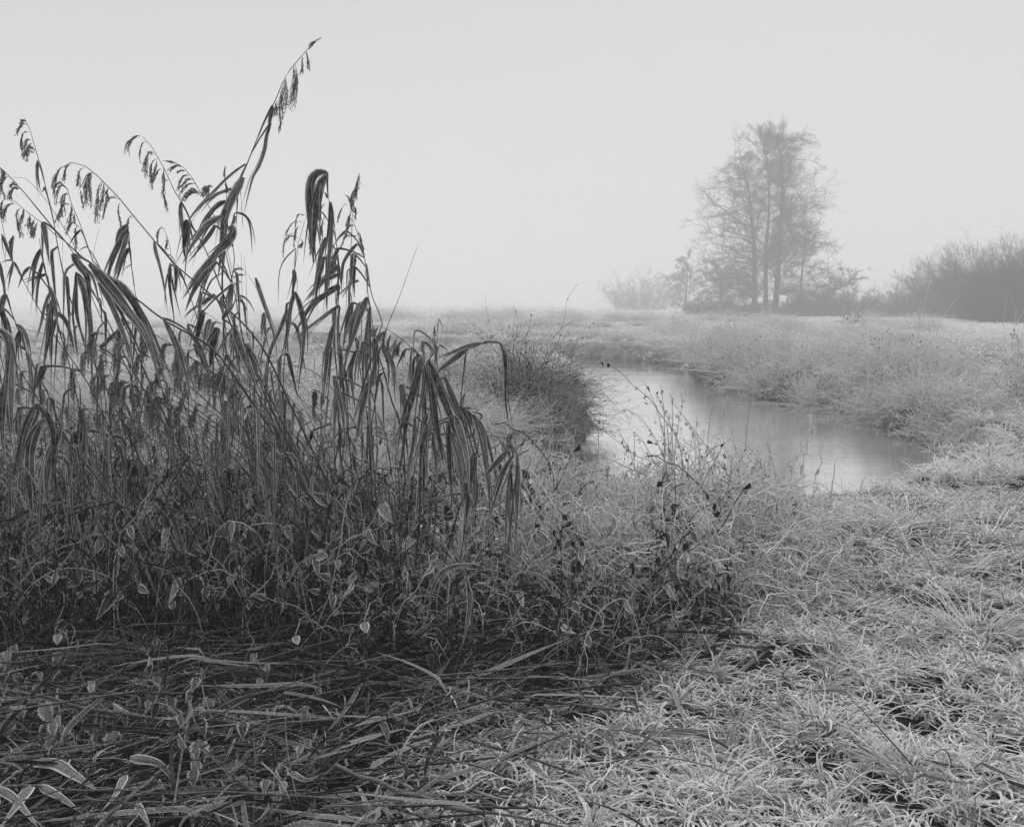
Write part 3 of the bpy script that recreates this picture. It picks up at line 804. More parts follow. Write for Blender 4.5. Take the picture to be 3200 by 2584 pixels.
def build_nettles():
    # places measured in the photograph: display x, y of the plant's top, distance, leaf length, frost
    spots = [(835, 1080, 5.0, .055, .45, 'nettle with big rimmed leaves under the drooping reed leaves'), (905, 1115, 4.9, .065, .45, 'nettle with heart shaped leaves right of the reed bundle foot'),
             (960, 1100, 5.0, .06, .45, 'nettle with pointed hanging leaves below the reed bundle'), (1010, 1150, 5.1, .05, .4, 'dark nettle left of the hanging folded reed leaf'),
             (1110, 1040, 5.6, .05, .7, 'rimmed nettle in front of the left river bank'), (1170, 1080, 5.6, .045, .7, 'bright rimmed nettle tip near the hollow'),
             (1210, 1190, 5.0, .05, .75, 'very frosty nettle above the dark hollow'), (1260, 1235, 4.9, .045, .7, 'frosty trailing nettle hanging right of the dark hollow'),
             (1160, 1215, 5.0, .045, .6, 'frosty nettle head left of the hollow edge'), (730, 1130, 5.0, .05, .35, 'dim nettle among dense reed stems'),
             (775, 1170, 4.8, .05, .4, 'nettle with folded leaves left of the upright cut stalk'), (480, 890, 5.6, .06, .45, 'tall nettle showing above undergrowth between reeds'),
             (590, 905, 5.6, .055, .5, 'tall nettle with a drooping frosted head'), (345, 950, 5.2, .055, .45, 'nettle on the left with big dull leaves'),
             (430, 1010, 5.0, .06, .45, 'nettle with rounded leaves left of centre'), (330, 1060, 4.9, .06, .35, 'nettle in the shade below the frosted arching stalk'),
             (610, 1070, 5.2, .05, .35, 'small nettle behind the fan of thin stems'), (240, 880, 5.5, .05, .35, 'nettle standing at left among crossing stems'),
             (150, 1010, 4.8, .05, .3, 'dark nettle near left edge'), (60, 1100, 4.6, .05, .35, 'nettle low at the left edge'), (500, 1200, 4.6, .055, .35, 'shaded nettle above the litter'),
             (430, 1245, 4.4, .05, .4, 'nettle cluster over the black gap in the litter'), (560, 1270, 4.3, .05, .25, 'single dark leaved nettle in the black gap'),
             (190, 1230, 4.3, .06, .3, 'nettle bent low left of the gap'), (1330, 1120, 5.6, .045, .65, 'nettle in front of the leafy bush'), (1400, 1150, 5.8, .045, .75, 'rimmed nettle right of the leafy bush foot'),
             (1480, 1110, 6.4, .04, .8, 'whitish nettle near the right bank edge'), (1060, 1290, 4.6, .045, .3, 'dark nettle in the hollow'), (900, 1330, 4.3, .045, .35, 'thin nettle with small leaves before the hollow'),
             (690, 1340, 4.2, .045, .3, 'small nettle at the back of the litter'), (1320, 1290, 4.8, .04, .5, 'nettle fading into grass below the hollow'), (1240, 1400, 4.2, .04, .35, 'low nettle in the shaded grass'),
             (660, 1240, 4.6, .05, .25, 'dark nettle under the densest stems'), (800, 1260, 4.5, .05, .3, 'dark nettle right of the upright cut stalk foot'), (270, 1150, 4.6, .055, .35, 'nettle right of the shaded reed stems at left'),
             (380, 1170, 4.6, .05, .35, 'nettle in front of the left reed feet')]
    # low ones in the litter at the bottom left
    low = [(85, 1290, .06, .5, 'frosty low nettle at the left edge of the litter'), (150, 1330, .06, .4, 'low nettle with curled leaves left'), (60, 1410, .055, .85, 'pale small leaved nettle by the left edge'),
           (55, 1480, .085, .8, 'nettle with the palest large leaf at bottom left'), (110, 1500, .07, .55, 'low nettle right of the palest leaf'), (260, 1480, .08, .35, 'low nettle with a broad toothed leaf'),
           (310, 1450, .05, .5, 'low nettle with a frosty crown'), (365, 1480, .075, .35, 'low nettle with a single wide dark leaf'), (440, 1490, .085, .35, 'low nettle with a large hanging leaf at centre left'),
           (450, 1445, .06, .55, 'low nettle with a frosted leaf cluster'), (500, 1500, .06, .35, 'low nettle right of the large hanging leaf'), (300, 1390, .055, .5, 'low nettle among flattened stalks'),
           (220, 1430, .05, .45, 'low nettle behind the broad toothed leaf'), (430, 1570, .045, .45, 'low nettle close to the fallen stalks'), (560, 1610, .05, .6, 'low nettle tuft beside the bowed litter'),
           (640, 1480, .04, .45, 'low seedling nettle in mid litter'), (680, 1560, .055, .45, 'low nettle where litter thins'), (20, 1350, .06, .45, 'low nettle cut by the left picture edge'),
           (340, 1340, .05, .35, 'low nettle at the rim of the black gap'), (560, 1390, .045, .35, 'low nettle in the middle of the litter')]
    for i, (dx, dy, Y, ll, fr, lb) in enumerate(spots):
        p = pnt(dx / 2.0996, dy / 2.0996, Y)
        x = p[0] + rng.uniform(-.05, .05)
        z = float(ground_z(np.array([x]), np.array([Y]))[0])
        H = max(0.12, p[2] - z)
        nettle((x, Y), H, (p[0] - x + rng.uniform(-.08, .08), rng.uniform(-.1, .02)), 300 + i, lb, 'tall nettles among the reeds', ll, fr)
    for i, (dx, dy, ll, fr, lb) in enumerate(low):
        v = dy / 2.0996; H = rng.uniform(.10, .20)
        Y = (CAMH - H) * F / (v - HOR); x = (dx / 2.0996 - 512) / F * Y
        nettle((x, Y), H, (rng.uniform(-.05, .05), rng.uniform(-.06, 0)), 500 + i, lb, 'low nettles in the reed litter', ll * 1.25, min(.9, fr + .15))
# ---------------------------------------------------------------- reeds measured from the photograph
# R distance radius label ; s tile x y ... (stem, tip to foot) ; l tile width x y ... (leaf) ; p tile width x y ... (drooping tuft of the plume)
REEDS = """
R 4.9 4.2 tallest reed, its dark plume leaning right high into the sky
s 0 1745 200 1690 245 1640 300 1600 345 1545 420 1500 530 1478 575 1400 740 1340 890 1310 960 1240 1130 1215 1300 ; 5 700 430 800 780 900 1010 1010 1290 1100 1560 ; D 600 950 680 1120 730 1240
p 0 34 1600 345 1612 400 1605 480 1580 582
p 0 30 1590 350 1600 420 1590 500 1578 560
p 0 36 1545 410 1550 470 1540 540 1515 610
p 0 26 1548 420 1530 480 1520 540 1522 640
p 0 14 1658 268 1670 320 1673 378
p 0 12 1640 300 1640 350 1634 392
p 0 16 1500 540 1498 570 1492 620
p 0 10 1510 600 1522 650 1512 715
p 0 12 1735 205 1700 230 1675 248
l 0 32 1478 572 1466 640 1455 710 1448 745
l 0 30 1470 665 1446 740 1436 810 1405 900 1372 960 1345 1060 1322 1165
l 2 40 1325 615 1220 680 1080 800 930 950 800 1080 690 1230 610 1380 560 1560 530 1734
l 2 135 1290 762 1240 850 1150 1030 1085 1200 1060 1400 1040 1620 1010 1900
l 2 50 1160 895 1000 950 880 1030 760 1150 670 1270
R 4.8 3.2 reed with long leaves swept left below the tallest plume
s 2 1090 630 1085 760 1100 870 1105 1000 1100 1200 1150 1450 1190 1734 ; D 470 700 510 850 590 1000 670 1150 700 1240
p 2 16 1090 632 1080 690 1088 760
p 2 22 1085 800 1105 880 1100 930
p 2 60 905 862 870 890 850 970
p 2 40 960 870 910 860 880 930
p 2 30 1150 1190 1190 1210 1170 1300
l 2 75 1095 1030 1000 1080 900 1180 840 1300 780 1450
l 2 110 1045 1200 900 1280 800 1400 700 1550 610 1734
l 2 34 1200 1160 1290 1178 1350 1250 1378 1400 1390 1628
l 2 120 1140 1310 1175 1380 1130 1480 1000 1600 850 1760
l 5 95 640 -20 480 140 350 330 245 480
l 5 120 620 60 480 210 370 400 280 620
l 5 80 610 430 480 520 350 600 260 680
l 2 60 980 1300 900 1430 800 1560 660 1734
R 4.6 3 reed with a short plume curling left at the far left sky
s 1 270 105 300 140 335 220 365 340 400 450 430 560 460 680 520 900 570 1130 610 1300 640 1500 ; D 140 600 180 720 240 850 310 1000 370 1160
p 1 26 300 130 250 130 230 180
p 1 26 322 200 270 165 210 210 182 275
p 1 40 335 262 270 260 238 340 245 460
p 1 30 358 350 310 340 280 400 270 470
p 1 46 370 370 330 400 300 470 282 557
p 1 20 400 500 350 470 300 480 250 512
p 1 18 395 470 360 430 330 420
l 1 56 426 575 418 680 435 830 468 970
l 1 40 500 870 490 900 470 930
R 4.7 4.2 reed bowed in a wide arch with six hanging tufts
s 1 605 830 620 740 680 650 760 605 840 598 930 625 1040 700 1140 800 1250 910 1360 1025 1480 1180 1600 1320 1740 1490 1870 1640 1950 1734 ; D 530 700 610 850 690 1020 735 1160
p 1 40 690 630 650 700 615 780 600 870
p 1 26 800 615 740 650 725 720 715 810
p 1 34 950 648 890 690 880 800 880 860
p 1 26 900 830 950 930 960 1060
p 1 16 900 900 915 1000 930 1100
p 1 66 1040 700 980 760 950 860 940 960
p 1 44 1050 705 1000 830 1005 950 1022 1080
p 1 72 1150 795 1110 880 1100 1000 1095 1240
p 1 50 1165 800 1160 900 1140 1000 1110 1100
p 1 34 1350 1020 1250 985 1180 1060 1140 1215
p 1 18 1215 865 1200 930 1215 1010
p 1 20 1375 1040 1330 1080 1330 1180 1360 1310
p 1 8 1500 1200 1450 1210 1430 1290
l 1 50 1725 1480 1745 1600 1790 1760 1840 2000 1880 2300
R 4.8 3.6 reed with a drooping plume left of the tallest one
s 1 1600 310 1650 350 1750 510 1830 650 1900 800 1960 930 2030 1040 2070 1120 2140 1270 2190 1370 ; D 438 538 470 620 520 740 590 880 660 1020 705 1150
p 1 50 1600 310 1530 300 1460 350 1430 400 1422 490
p 1 18 1655 375 1600 375 1565 470 1563 575
p 1 30 1750 510 1680 480 1630 580 1610 640 1600 680
p 1 30 1748 518 1660 500 1640 600 1625 758
p 1 50 1770 545 1710 590 1690 690 1698 780 1698 885
p 1 30 1765 545 1740 650 1720 740 1705 800
p 1 22 1830 640 1830 740 1825 855
p 1 18 1820 670 1780 680 1740 740 1710 805
p 1 30 1900 785 1840 810 1825 900 1830 980
p 1 26 1830 930 1850 1050 1875 1135
l 2 72 592 1042 588 1150 605 1300 620 1450 640 1660
l 1 90 2090 1240 2075 1400 2060 1560 2080 1700
R 5.0 3 reed whose comb of short tufts hangs left of the leaf cluster
s 2 385 580 450 575 540 600 640 670 710 760 770 860 825 960 900 1080 980 1220 1040 1400 ; D 490 600 520 750 580 900 650 1050 700 1180
p 2 14 388 578 440 582 520 592
p 2 30 620 650 560 630 500 650 455 692
p 2 14 655 692 600 688 552 700
p 2 30 695 740 630 745 580 810 550 905
p 2 26 735 792 670 780 620 830 575 880
p 2 30 770 830 680 840 620 890 575 950
p 2 50 822 955 740 900 680 930 600 1022
p 2 36 810 935 730 930 690 950 640 998
R 4.6 3.2 reed with long pale tufts below the wide arch
s 1 665 795 720 850 770 930 790 1030 840 1150 920 1350 980 1530 1040 1700 ; D 220 580 270 700 340 860 420 1020 480 1160
p 1 30 740 880 680 830 620 860 598 975
p 1 26 770 905 700 850 650 900 620 1060
p 1 60 780 950 730 950 700 1050 715 1200
p 1 44 800 1050 800 1150 770 1250 748 1330
p 1 34 810 1080 720 1060 670 1150 630 1260
p 1 14 830 1150 832 1260
p 1 22 890 1330 830 1270 780 1300 740 1370
p 1 22 900 1340 860 1300 845 1400 855 1560
l 1 22 970 1540 920 1560 870 1600
l 1 34 900 1350 830 1430 770 1530
R 5.0 1.8 bare thin stalk rising alone between the arches
s 1 1115 1335 1070 1500 1040 1680 ; D 190 620 200 760 230 950 260 1120
R 4.3 4.6 thick reed running down right from the left edge with two broad leaves
s 1 -60 600 60 710 130 780 250 910 360 1040 440 1140 540 1260 640 1390 760 1510 900 1640 1010 1720 ; 4 1010 70 1200 220 1400 390 1600 530 1800 690 1990 800 ; D 448 733 520 830 600 950 680 1100 720 1200
p 1 50 0 660 40 700 0 770
p 1 66 110 755 40 780 0 850 15 970
p 1 50 240 900 170 880 125 930 108 1000
p 1 26 200 870 150 830 115 850
l 4 150 1000 80 1120 210 1300 430 1450 640 1600 830 1700 1080 1790 1400 1820 1520
l 4 120 1210 225 1400 380 1550 600 1660 860 1760 1150 1880 1500
l 4 105 1110 290 1230 500 1340 760 1440 1020 1500 1230 1560 1400
l 4 110 810 -30 900 120 970 220 1000 420 1010 700
l 4 100 1830 690 1900 830 1990 1020 2060 1250 2110 1450 2160 1700
R 4.8 2.2 broken reed bent flat over its neighbours at left
s 1 140 765 280 772 350 820 450 940 560 1080 640 1210 740 1370 830 1530 ; D 200 640 250 740 330 900 410 1080 460 1180
R 4.4 3 reed with a thick bushy plume merging into leaves at left
s 1 -80 900 0 940 100 990 200 1060 300 1150 400 1220 480 1280 560 1350 660 1450 770 1530 ; D 200 620 270 760 350 900 430 1060 480 1180
p 1 40 60 1000 20 1050 5 1200
p 1 44 190 1060 120 1055 60 1110 30 1230
p 1 60 250 1100 190 1150 200 1260 240 1410
p 1 40 260 1110 260 1180 220 1280
p 1 40 330 1170 330 1250 320 1320
p 1 50 390 1225 350 1300 350 1420
p 1 40 430 1250 400 1330 370 1420
l 1 80 478 1260 505 1400 530 1560 556 1760
l 4 90 870 200 950 420 1005 700 1020 1000 1030 1300 1040 1560
l 4 80 855 180 850 400 860 650 920 900 1000 1220
R 4.4 2.6 leafy reed at the left picture edge curving down right
s 1 0 1150 20 1270 60 1450 110 1600 150 1734 ; 4 220 200 300 350 400 520 500 700 650 950 800 1150 900 1290 1000 1450 ; D 240 920 290 1040 335 1160
l 1 44 20 1400 60 1520 110 1640 160 1760
l 1 54 150 1420 118 1520 130 1640 155 1760
l 4 60 150 60 120 200 100 290 85 400
l 4 24 130 40 60 50 0 80
l 4 90 590 480 560 650 545 850 510 1100 480 1300
l 4 95 490 1230 460 1320 400 1475
R 4.7 2.6 reed with a spray of three broad leaves before the pale sky
s 1 1500 1205 1430 1225 1420 1290 1440 1500 1460 1650 1500 1960 ; 4 1520 450 ; D 300 680 330 780 370 920 430 1060 500 1170
l 1 80 1425 1295 1350 1370 1320 1480 1310 1560 1250 1700 1210 1900
l 1 110 1430 1350 1360 1460 1290 1620 1230 1780 1180 1990
l 1 80 1430 1400 1380 1560 1320 1740 1260 1980
l 1 70 1450 1555 1390 1640 1340 1800 1290 1980
l 4 20 1465 90 1400 140 1340 230
R 4.9 2.2 small reed with a hooked thin plume in the gap
s 1 1830 1335 1860 1380 1880 1450 1920 1680 ; 4 1890 300 1940 620 ; D 370 760 400 900 460 1060 520 1180
p 1 18 1850 1340 1800 1330 1765 1400 1765 1520
p 1 14 1870 1410 1870 1480 1855 1560
R 4.7 3.4 reed with rounded dark leaf tops in the middle of the leaf cluster
s 5 130 30 220 180 330 420 420 700 560 1000 700 1300 ; D 500 880 600 1020 680 1130 715 1210
l 5 56 115 85 105 250 120 430 165 740
l 5 64 180 100 182 250 165 450
l 5 60 312 760 335 850 420 960 500 1130 590 1400
l 5 80 812 310 785 450 765 620
l 5 104 830 790 880 960 950 1150 1030 1350 1100 1545
l 5 110 960 980 1040 1150 1095 1380
l 5 90 480 600 440 800 400 1000 420 1150
l 5 110 640 800 590 1000 560 1250
l 5 90 560 700 500 900 480 1100
l 5 90 700 1230 660 1380 620 1540
l 5 66 380 980 470 1150 580 1400
l 5 80 740 1100 800 1200 880 1300
R 4.9 3.6 stiff dark reed stem threaded through the leaf cluster
s 5 690 160 700 430 740 560 860 830 950 1030 1090 1350 1200 1600 ; D 600 920 680 1050 740 1200
l 5 70 700 700 780 560 800 400 830 300
l 5 60 460 400 440 620 430 820
R 5.1 2.2 reed with a square cut leaf hanging at its right
s 5 860 90 930 140 1020 260 1100 400 1180 620 1270 820 1300 1000 1320 1300 ; D 590 850 640 1000 690 1150
p 5 12 940 150 880 130 820 150
p 5 12 960 210 880 200 830 220
p 5 10 930 290 880 280 850 300
l 5 66 1070 240 1120 400 1170 550 1220 700 1270 850 1290 1000
l 5 72 1160 630 1170 800 1215 1030
R 5.2 1.8 slender reed stalk with a pale withered tip leaf
s 5 945 0 960 200 970 500 985 800 1040 1050 1100 1250 ; D 570 850 640 1020 700 1180
l 5 30 870 430 960 470 1030 560 1070 650
l 5 12 1150 1000 1080 1010 1050 1060
R 5.2 1.8 second slender stalk standing parallel behind the leaf cluster
s 5 910 -40 915 200 920 420 950 700 1000 950 1090 1200 ; D 590 880 650 1020 705 1180
R 4.9 2.6 reed with a thin bowed plume drooping left against the sky
s 3 690 780 620 775 565 840 530 950 500 1060 470 1150 460 1270 435 1430 ; 5 1508 130 1495 400 1450 700 1420 900 1390 1200 1380 1500 1385 1734 ; D 605 960 650 1080 695 1190
p 3 10 540 915 440 900 380 950 330 1030
p 3 10 470 1090 430 1030 350 1060 310 1150 305 1285
p 3 8 555 825 480 820 450 880 440 980
p 3 24 490 950 450 990 430 1070 425 1160
p 3 12 475 1090 400 1060 350 1090 320 1150
p 3 14 520 1000 570 1030 600 1130 612 1260
p 3 20 500 1090 520 1130 490 1180
l 3 20 445 1200 350 1290 290 1380 258 1500 250 1700 247 1890
l 5 64 1500 145 1505 240 1490 360 1465 500
l 5 72 1505 400 1465 560 1440 750 1400 950 1360 1110
l 5 78 1515 400 1570 560 1612 800 1600 1050 1570 1300 1542 1560
l 5 62 1425 590 1350 800 1240 1030 1190 1250 1150 1450 1110 1640
R 4.8 3.4 reed with a great folded leaf bent over its broken top
s 3 795 360 790 480 815 660 870 900 900 1150 930 1400 ; 5 1990 290 1960 780 1960 1100 1990 1400 ; D 715 950 738 1100 755 1210
l 3 120 795 352 700 350 620 430 590 600 595 800 610 1000 642 1390
l 3 130 790 380 725 480 690 650 665 850 650 1050 643 1380
l 3 84 832 680 842 850 832 1100 815 1350 800 1600 795 1780
l 3 22 800 880 740 800 660 772 590 810 545 900
p 3 30 770 690 725 760 710 870
p 3 36 770 840 740 940 726 1110
p 3 10 760 560 800 620
l 5 84 1938 778 1900 950 1870 1150 1845 1400 1815 1720
R 4.9 2.8 reed with an upright pointed frosty plume right of the folded leaf
s 3 1155 355 1140 450 1115 600 1090 750 1072 900 1075 1000 1060 1250 1050 1500 1050 1734 ; 6 350 80 400 600 480 1100 560 1734 ; D 780 1050 785 1190
p 3 46 1155 358 1150 440 1130 560 1110 640
p 3 40 1130 420 1120 520 1105 640
p 3 44 1105 530 1080 600 1080 700 1095 750
p 3 40 1075 770 1050 830 1030 930
p 3 20 1105 900 1115 820 1108 740
p 3 14 1045 710 990 710 940 800 908 892
p 3 16 990 595 1040 640 1072 750
p 3 12 1030 655 1060 700 1075 770
R 4.9 3.6 gnarled reed stem right of the plume with short curled tufts
s 3 1085 880 1150 1080 1200 1230 1240 1450 1300 1734 ; 6 650 250 700 400 640 560 650 720 720 950 800 1250 900 1550 ; D 850 1000 838 1120 820 1210
p 3 26 1110 950 1040 950 1000 1050
p 3 22 1160 1070 1090 1060 1000 1070 950 1200
p 3 22 1200 1270 1130 1265 1090 1400
p 3 24 1080 860 1040 900 1020 960
p 3 22 1130 990 1170 1060 1180 1140
p 3 20 1170 1100 1200 1190 1210 1240
l 3 34 1235 1375 1245 1500 1245 1760
l 3 54 1135 1150 1060 1230 980 1360 960 1500 960 1734
l 3 54 1100 1400 1095 1550 1105 1760
l 3 44 1010 1000 930 1080 860 1190
l 3 60 920 1200 860 1330 830 1400
l 3 50 1080 1260 1065 1500 1060 1650
R 4.8 2.8 reed with a sheaf of leaves slanting down left to a sharp point
s 3 860 950 900 1150 930 1380 950 1600 ; 5 2000 300 1990 560 2010 900 2040 1300 ; D 730 900 745 1050 760 1190
l 5 95 2010 320 1850 430 1700 540 1570 750 1480 930
l 5 60 2010 550 1850 660 1700 770 1560 880 1432 988
l 5 70 2000 200 1800 290 1700 400 1590 540
l 5 64 1830 10 1780 250 1745 450 1712 620
l 5 70 1880 -30 1872 250 1860 640
l 5 80 2000 100 1850 260 1640 500
l 3 70 780 1080 730 1250 690 1450 660 1600 635 1760
l 3 60 900 1250 850 1400 760 1600
l 3 44 1150 1560 1060 1600 960 1760
R 4.7 3 reed hung with broad pale leaves in the centre clump
s 6 520 -60 560 200 600 500 640 900 600 1400 ; D 780 900 790 1050 795 1190
l 6 92 560 210 545 400 530 600 520 850 545 1100 562 1480
l 6 110 530 100 440 300 380 500 300 750 262 1000
l 6 84 360 160 300 400 260 680
l 6 112 610 560 620 800 600 950 568 1140
l 6 92 690 640 780 780 828 930 832 1100 842 1260
l 6 100 525 1060 480 1300 440 1500 410 1760
l 6 60 230 680 235 950 225 1260
l 6 84 160 980 190 1130 245 1350 275 1660
l 6 80 450 160 390 330 340 520 320 700
l 6 80 400 700 350 900 360 1100 400 1400
l 6 60 480 600 440 850 420 1060
l 6 80 200 1150 170 1400 150 1734
R 4.7 3 reed bowed over left with a feathery plume at the centre
s 6 428 640 450 520 520 440 620 420 720 440 830 510 940 590 1040 680 1140 770 1170 1000 1180 1400 ; D 868 1000 860 1120 850 1210
p 6 44 610 425 580 470 560 520
p 6 50 660 430 620 470 585 540
p 6 60 750 460 710 540 695 650
p 6 50 740 470 680 520 640 580
p 6 54 800 510 770 600 755 710
p 6 50 860 545 830 620 785 760
p 6 44 930 585 870 640 835 750
p 6 34 900 580 880 660 860 740
p 6 14 430 560 425 660
l 6 40 960 680 900 790 850 910
l 6 36 1030 660 1012 850 1005 1290
R 4.5 5 broken reed bundle bound with bindweed, long leaves hanging
s 6 1160 590 1150 700 1160 900 1170 1200 1190 1500 ; D 885 950 880 1100 870 1220
l 6 54 1175 600 1240 660 1275 710 1240 770 1180 840
l 6 60 1150 590 1145 680 1170 780 1160 900
l 6 70 1170 860 1165 1000 1155 1200 1120 1400
l 6 130 1215 800 1280 950 1340 1120 1430 1350 1500 1550 1600 1900 1660 2250
l 6 100 1400 1000 1480 1200 1560 1400 1620 1650 1680 1950 1720 2300
l 6 92 1220 880 1245 1150 1290 1400 1340 1700 1400 2080
l 6 110 1125 780 1085 1000 1020 1250 970 1450 930 1800 870 2120
l 6 110 905 1080 940 1250 965 1440
l 6 60 940 1490 880 1600 840 1680
l 7 84 560 0 610 250 650 450 695 672
l 7 104 720 50 722 300 735 600 755 900 745 1100
l 7 84 760 180 820 380 860 700 872 1020
l 7 110 800 0 880 250 930 500 950 750 965 935
l 7 80 490 100 430 300 405 550 395 750
l 7 60 545 180 570 450 608 870
l 7 120 930 860 940 1000 900 1200
l 7 130 1010 400 1000 600 1040 900 990 1100
l 7 70 350 0 330 300 280 600 290 950
R 4.5 3.6 reed leaning right with one dark leaf sweeping to the nettles
s 6 1390 960 1480 1180 1540 1300 1600 1360 1650 1500 ; D 1000 960 960 1080 930 1210
l 6 112 1590 1345 1680 1430 1760 1560 1790 1760
l 6 120 1715 1410 1790 1560 1830 1734 1860 1960 1890 2200 1900 2460 1930 2560
l 6 60 1600 1350 1660 1340 1715 1350
l 6 70 1580 1330 1600 1230 1630 1170
l 6 40 1790 1480 1810 1420 1740 1390 1650 1390
R 4.4 2.6 snapped reed tip with pale leaves hanging like a folded ribbon
s 7 1490 420 1400 350 1300 270 1200 190 1110 160 1050 300 ; D 985 1050 970 1150 960 1230
p 7 30 1400 350 1380 240 1460 170 1500 220
p 7 26 1360 330 1400 270 1440 200
p 7 20 1500 370 1440 340 1380 300
l 7 84 1375 400 1260 520 1130 670
l 7 76 1450 430 1350 600 1270 850 1200 1080 1165 1215
l 7 82 1490 425 1498 650 1490 900 1485 1150 1470 1450 1448 1740
l 7 90 1420 560 1400 900 1410 1200 1435 1700
l 7 40 1440 540 1330 800 1295 1000 1265 1220
R 4.6 2.2 reed arched to the right, threadlike plume over the left bank
s 9 1563 545 1540 480 1490 410 1420 370 1340 350 1230 355 1140 380 1040 440 970 520 930 640 ; D 890 930 890 1080 880 1200
p 9 7 1490 410 1520 470 1525 550
p 9 7 1450 390 1475 450 1482 540
p 9 7 1430 380 1445 450 1458 565
p 9 7 1400 372 1420 440 1435 540
p 9 7 1385 368 1400 430 1410 470
p 9 7 1520 440 1550 490 1560 545
l 9 34 1355 350 1382 430 1390 550 1388 700 1400 820 1415 918
l 9 44 1230 350 1120 380 1040 410 950 445
l 9 52 1138 385 1060 450 990 500 945 545
l 9 16 1320 345 1270 340 1240 350 1200 345
R 4.8 2 thin upright reed spike beside the bound bundle
s 6 1315 320 1312 600 1290 900 1300 1200 1350 1500 ; D 915 990 900 1110 885 1210
p 6 16 1300 400 1280 440 1285 520
l 6 50 1302 640 1302 740 1312 890
l 6 12 1335 340 1370 450 1350 600
l 6 30 1245 572 1160 500 1090 472 1055 510 1050 700 1066 880
l 6 26 1340 630 1400 670 1450 710
l 6 40 1280 560 1240 590 1220 700
R 5.0 2.6 cut slanting reed stalk standing alone right of the stand
s 3 1803 1188 1700 1480 1610 1734 ; 6 745 450 ; D 800 730 780 800 770 950 775 1180
R 4.2 4 reed bending in at the left edge with long dark leaves
s A -60 200 0 300 90 460 250 720 420 960 620 1210 800 1400 ; D 320 1000 380 1140
l A 80 0 260 60 340 72 560 72 800 70 1020
l A 70 30 600 12 800 20 1000 42 1140
l A 90 275 840 215 950 180 1100 190 1300 212 1500
l A 100 245 740 170 890 120 1050 85 1200
l A 90 380 900 320 1050 295 1250 310 1400
l A 50 245 740 310 830 340 950 350 1200 372 1370
l A 34 540 890 552 1000 548 1190
l A 60 130 760 110 900 160 1000
R 4.5 3 leafy reed cut by the left picture edge, blades hanging thickly
s 4 -100 -300 -20 100 60 420 180 760 330 1150 520 1500 ; D 130 900 200 1060 240 1180
l 4 60 -40 0 10 150 40 330 50 520
l 4 90 0 560 60 760 70 1000 50 1300
l 4 80 60 420 -10 600 -60 800
l 4 70 230 830 180 960 170 1150 190 1380
l 4 60 300 1080 330 1250 330 1500 300 1734
l 4 60 180 760 260 830 330 1000 350 1200
l 4 110 100 900 120 1150 90 1450 40 1734
l 4 80 -20 900 -20 1200 30 1500
R 4.6 3 reed with narrow blades trailing in the sky gap at left
s 4 440 -200 480 60 560 400 650 800 760 1150 ; D 190 940 260 1080 300 1180
l 4 60 450 -80 400 60 370 260 360 520
l 4 50 480 60 440 220 410 420 400 640
l 4 70 540 320 600 480 640 700 640 900
l 4 60 560 400 500 560 460 760 400 960
l 4 70 610 620 720 700 790 880 830 1100
l 4 50 620 700 590 860 560 1000 560 1180
l 4 50 330 120 260 200 200 360
l 4 46 520 200 400 240 270 300
R 4.3 3 frosted reed stalk bowed low in a long arch at left
s A -60 1480 0 1460 200 1390 400 1365 700 1360 960 1380 1200 1430 ; D 450 1080 490 1130 500 1210
l A 60 370 1372 200 1420 60 1480 -60 1560
l A 46 520 1388 350 1440 150 1530 0 1640
R 4.4 2.2 straw stalk slanting through the left stand in a long line
s A 330 820 560 855 850 920 1050 1000 1250 1120 1450 1300 ; D 500 1180
p A 30 330 820 280 850 250 880
R 4.6 2.4 long stem crossing the left stand from the sky gap to the feet
s A 20 240 330 300 620 390 850 520 1050 640 1300 800 1500 960 ; D 560 970 640 1100 680 1200
l A 40 640 380 740 280 830 200
R 4.9 2.4 crossing reed stem that slopes gently to the right of centre
s A 1180 340 1330 380 1500 450 1800 480 2040 560 ; D 750 900 790 1050 800 1190
R 4.3 2.4 kinked broken reed with pale crossed leaves low at left
s B 850 165 830 90 780 70 900 10 1010 -10 1100 50 1300 150 1500 200 1600 240 ; D 560 1260
l B 30 945 0 900 90 870 190
l B 42 1075 100 1100 180 1060 300 1045 420
l B 40 1170 100 1190 200 1180 330 1140 520
l B 30 780 70 840 100 845 165
R 4.2 2.2 snapped hanging reed with leaves folded at a knee left of centre
s B 1250 600 1240 500 1230 400 1235 250 ; D 415 1270
l B 30 1250 590 1210 750 1180 900
l B 40 1215 620 1120 640 1030 680 970 710
l B 40 1265 600 1280 750 1270 900
l B 30 1240 600 1200 720 1100 860
R 4.0 4 upright cut stalk standing frosted and straight in the shade
s 7 65 1540 70 1734 ; C 452 200 455 300 450 450 445 600 445 700 490 900 520 970
R 4.1 2 fallen reed with a curled broad leaf in the dark hollow
s C 1020 75 900 65 800 90 720 190 700 350 705 500 700 640 ; D 830 1400
l C 44 1030 75 900 65 800 90 740 160 705 260 700 380
l C 60 710 560 660 700 610 820 530 900 400 960
l C 60 700 450 620 520 600 640
l C 60 1170 735 1110 760 1080 850 1090 980
l C 46 945 180 955 300 930 480 890 620
R 4.2 2 leaning broken reed with long blades over the hollow
s C 950 150 800 330 650 500 560 640 ; D 800 1350
l C 40 980 840 960 900 900 1010
l C 44 960 850 860 910 780 1000
l C 50 1340 540 1420 640 1480 790
l C 36 1350 845 1270 890 1160 1020
l C 50 1690 300 1700 500 1712 730
l C 34 1640 270 1570 350 1555 480 1560 610
l C 40 1380 630 1400 700 1380 880
"""

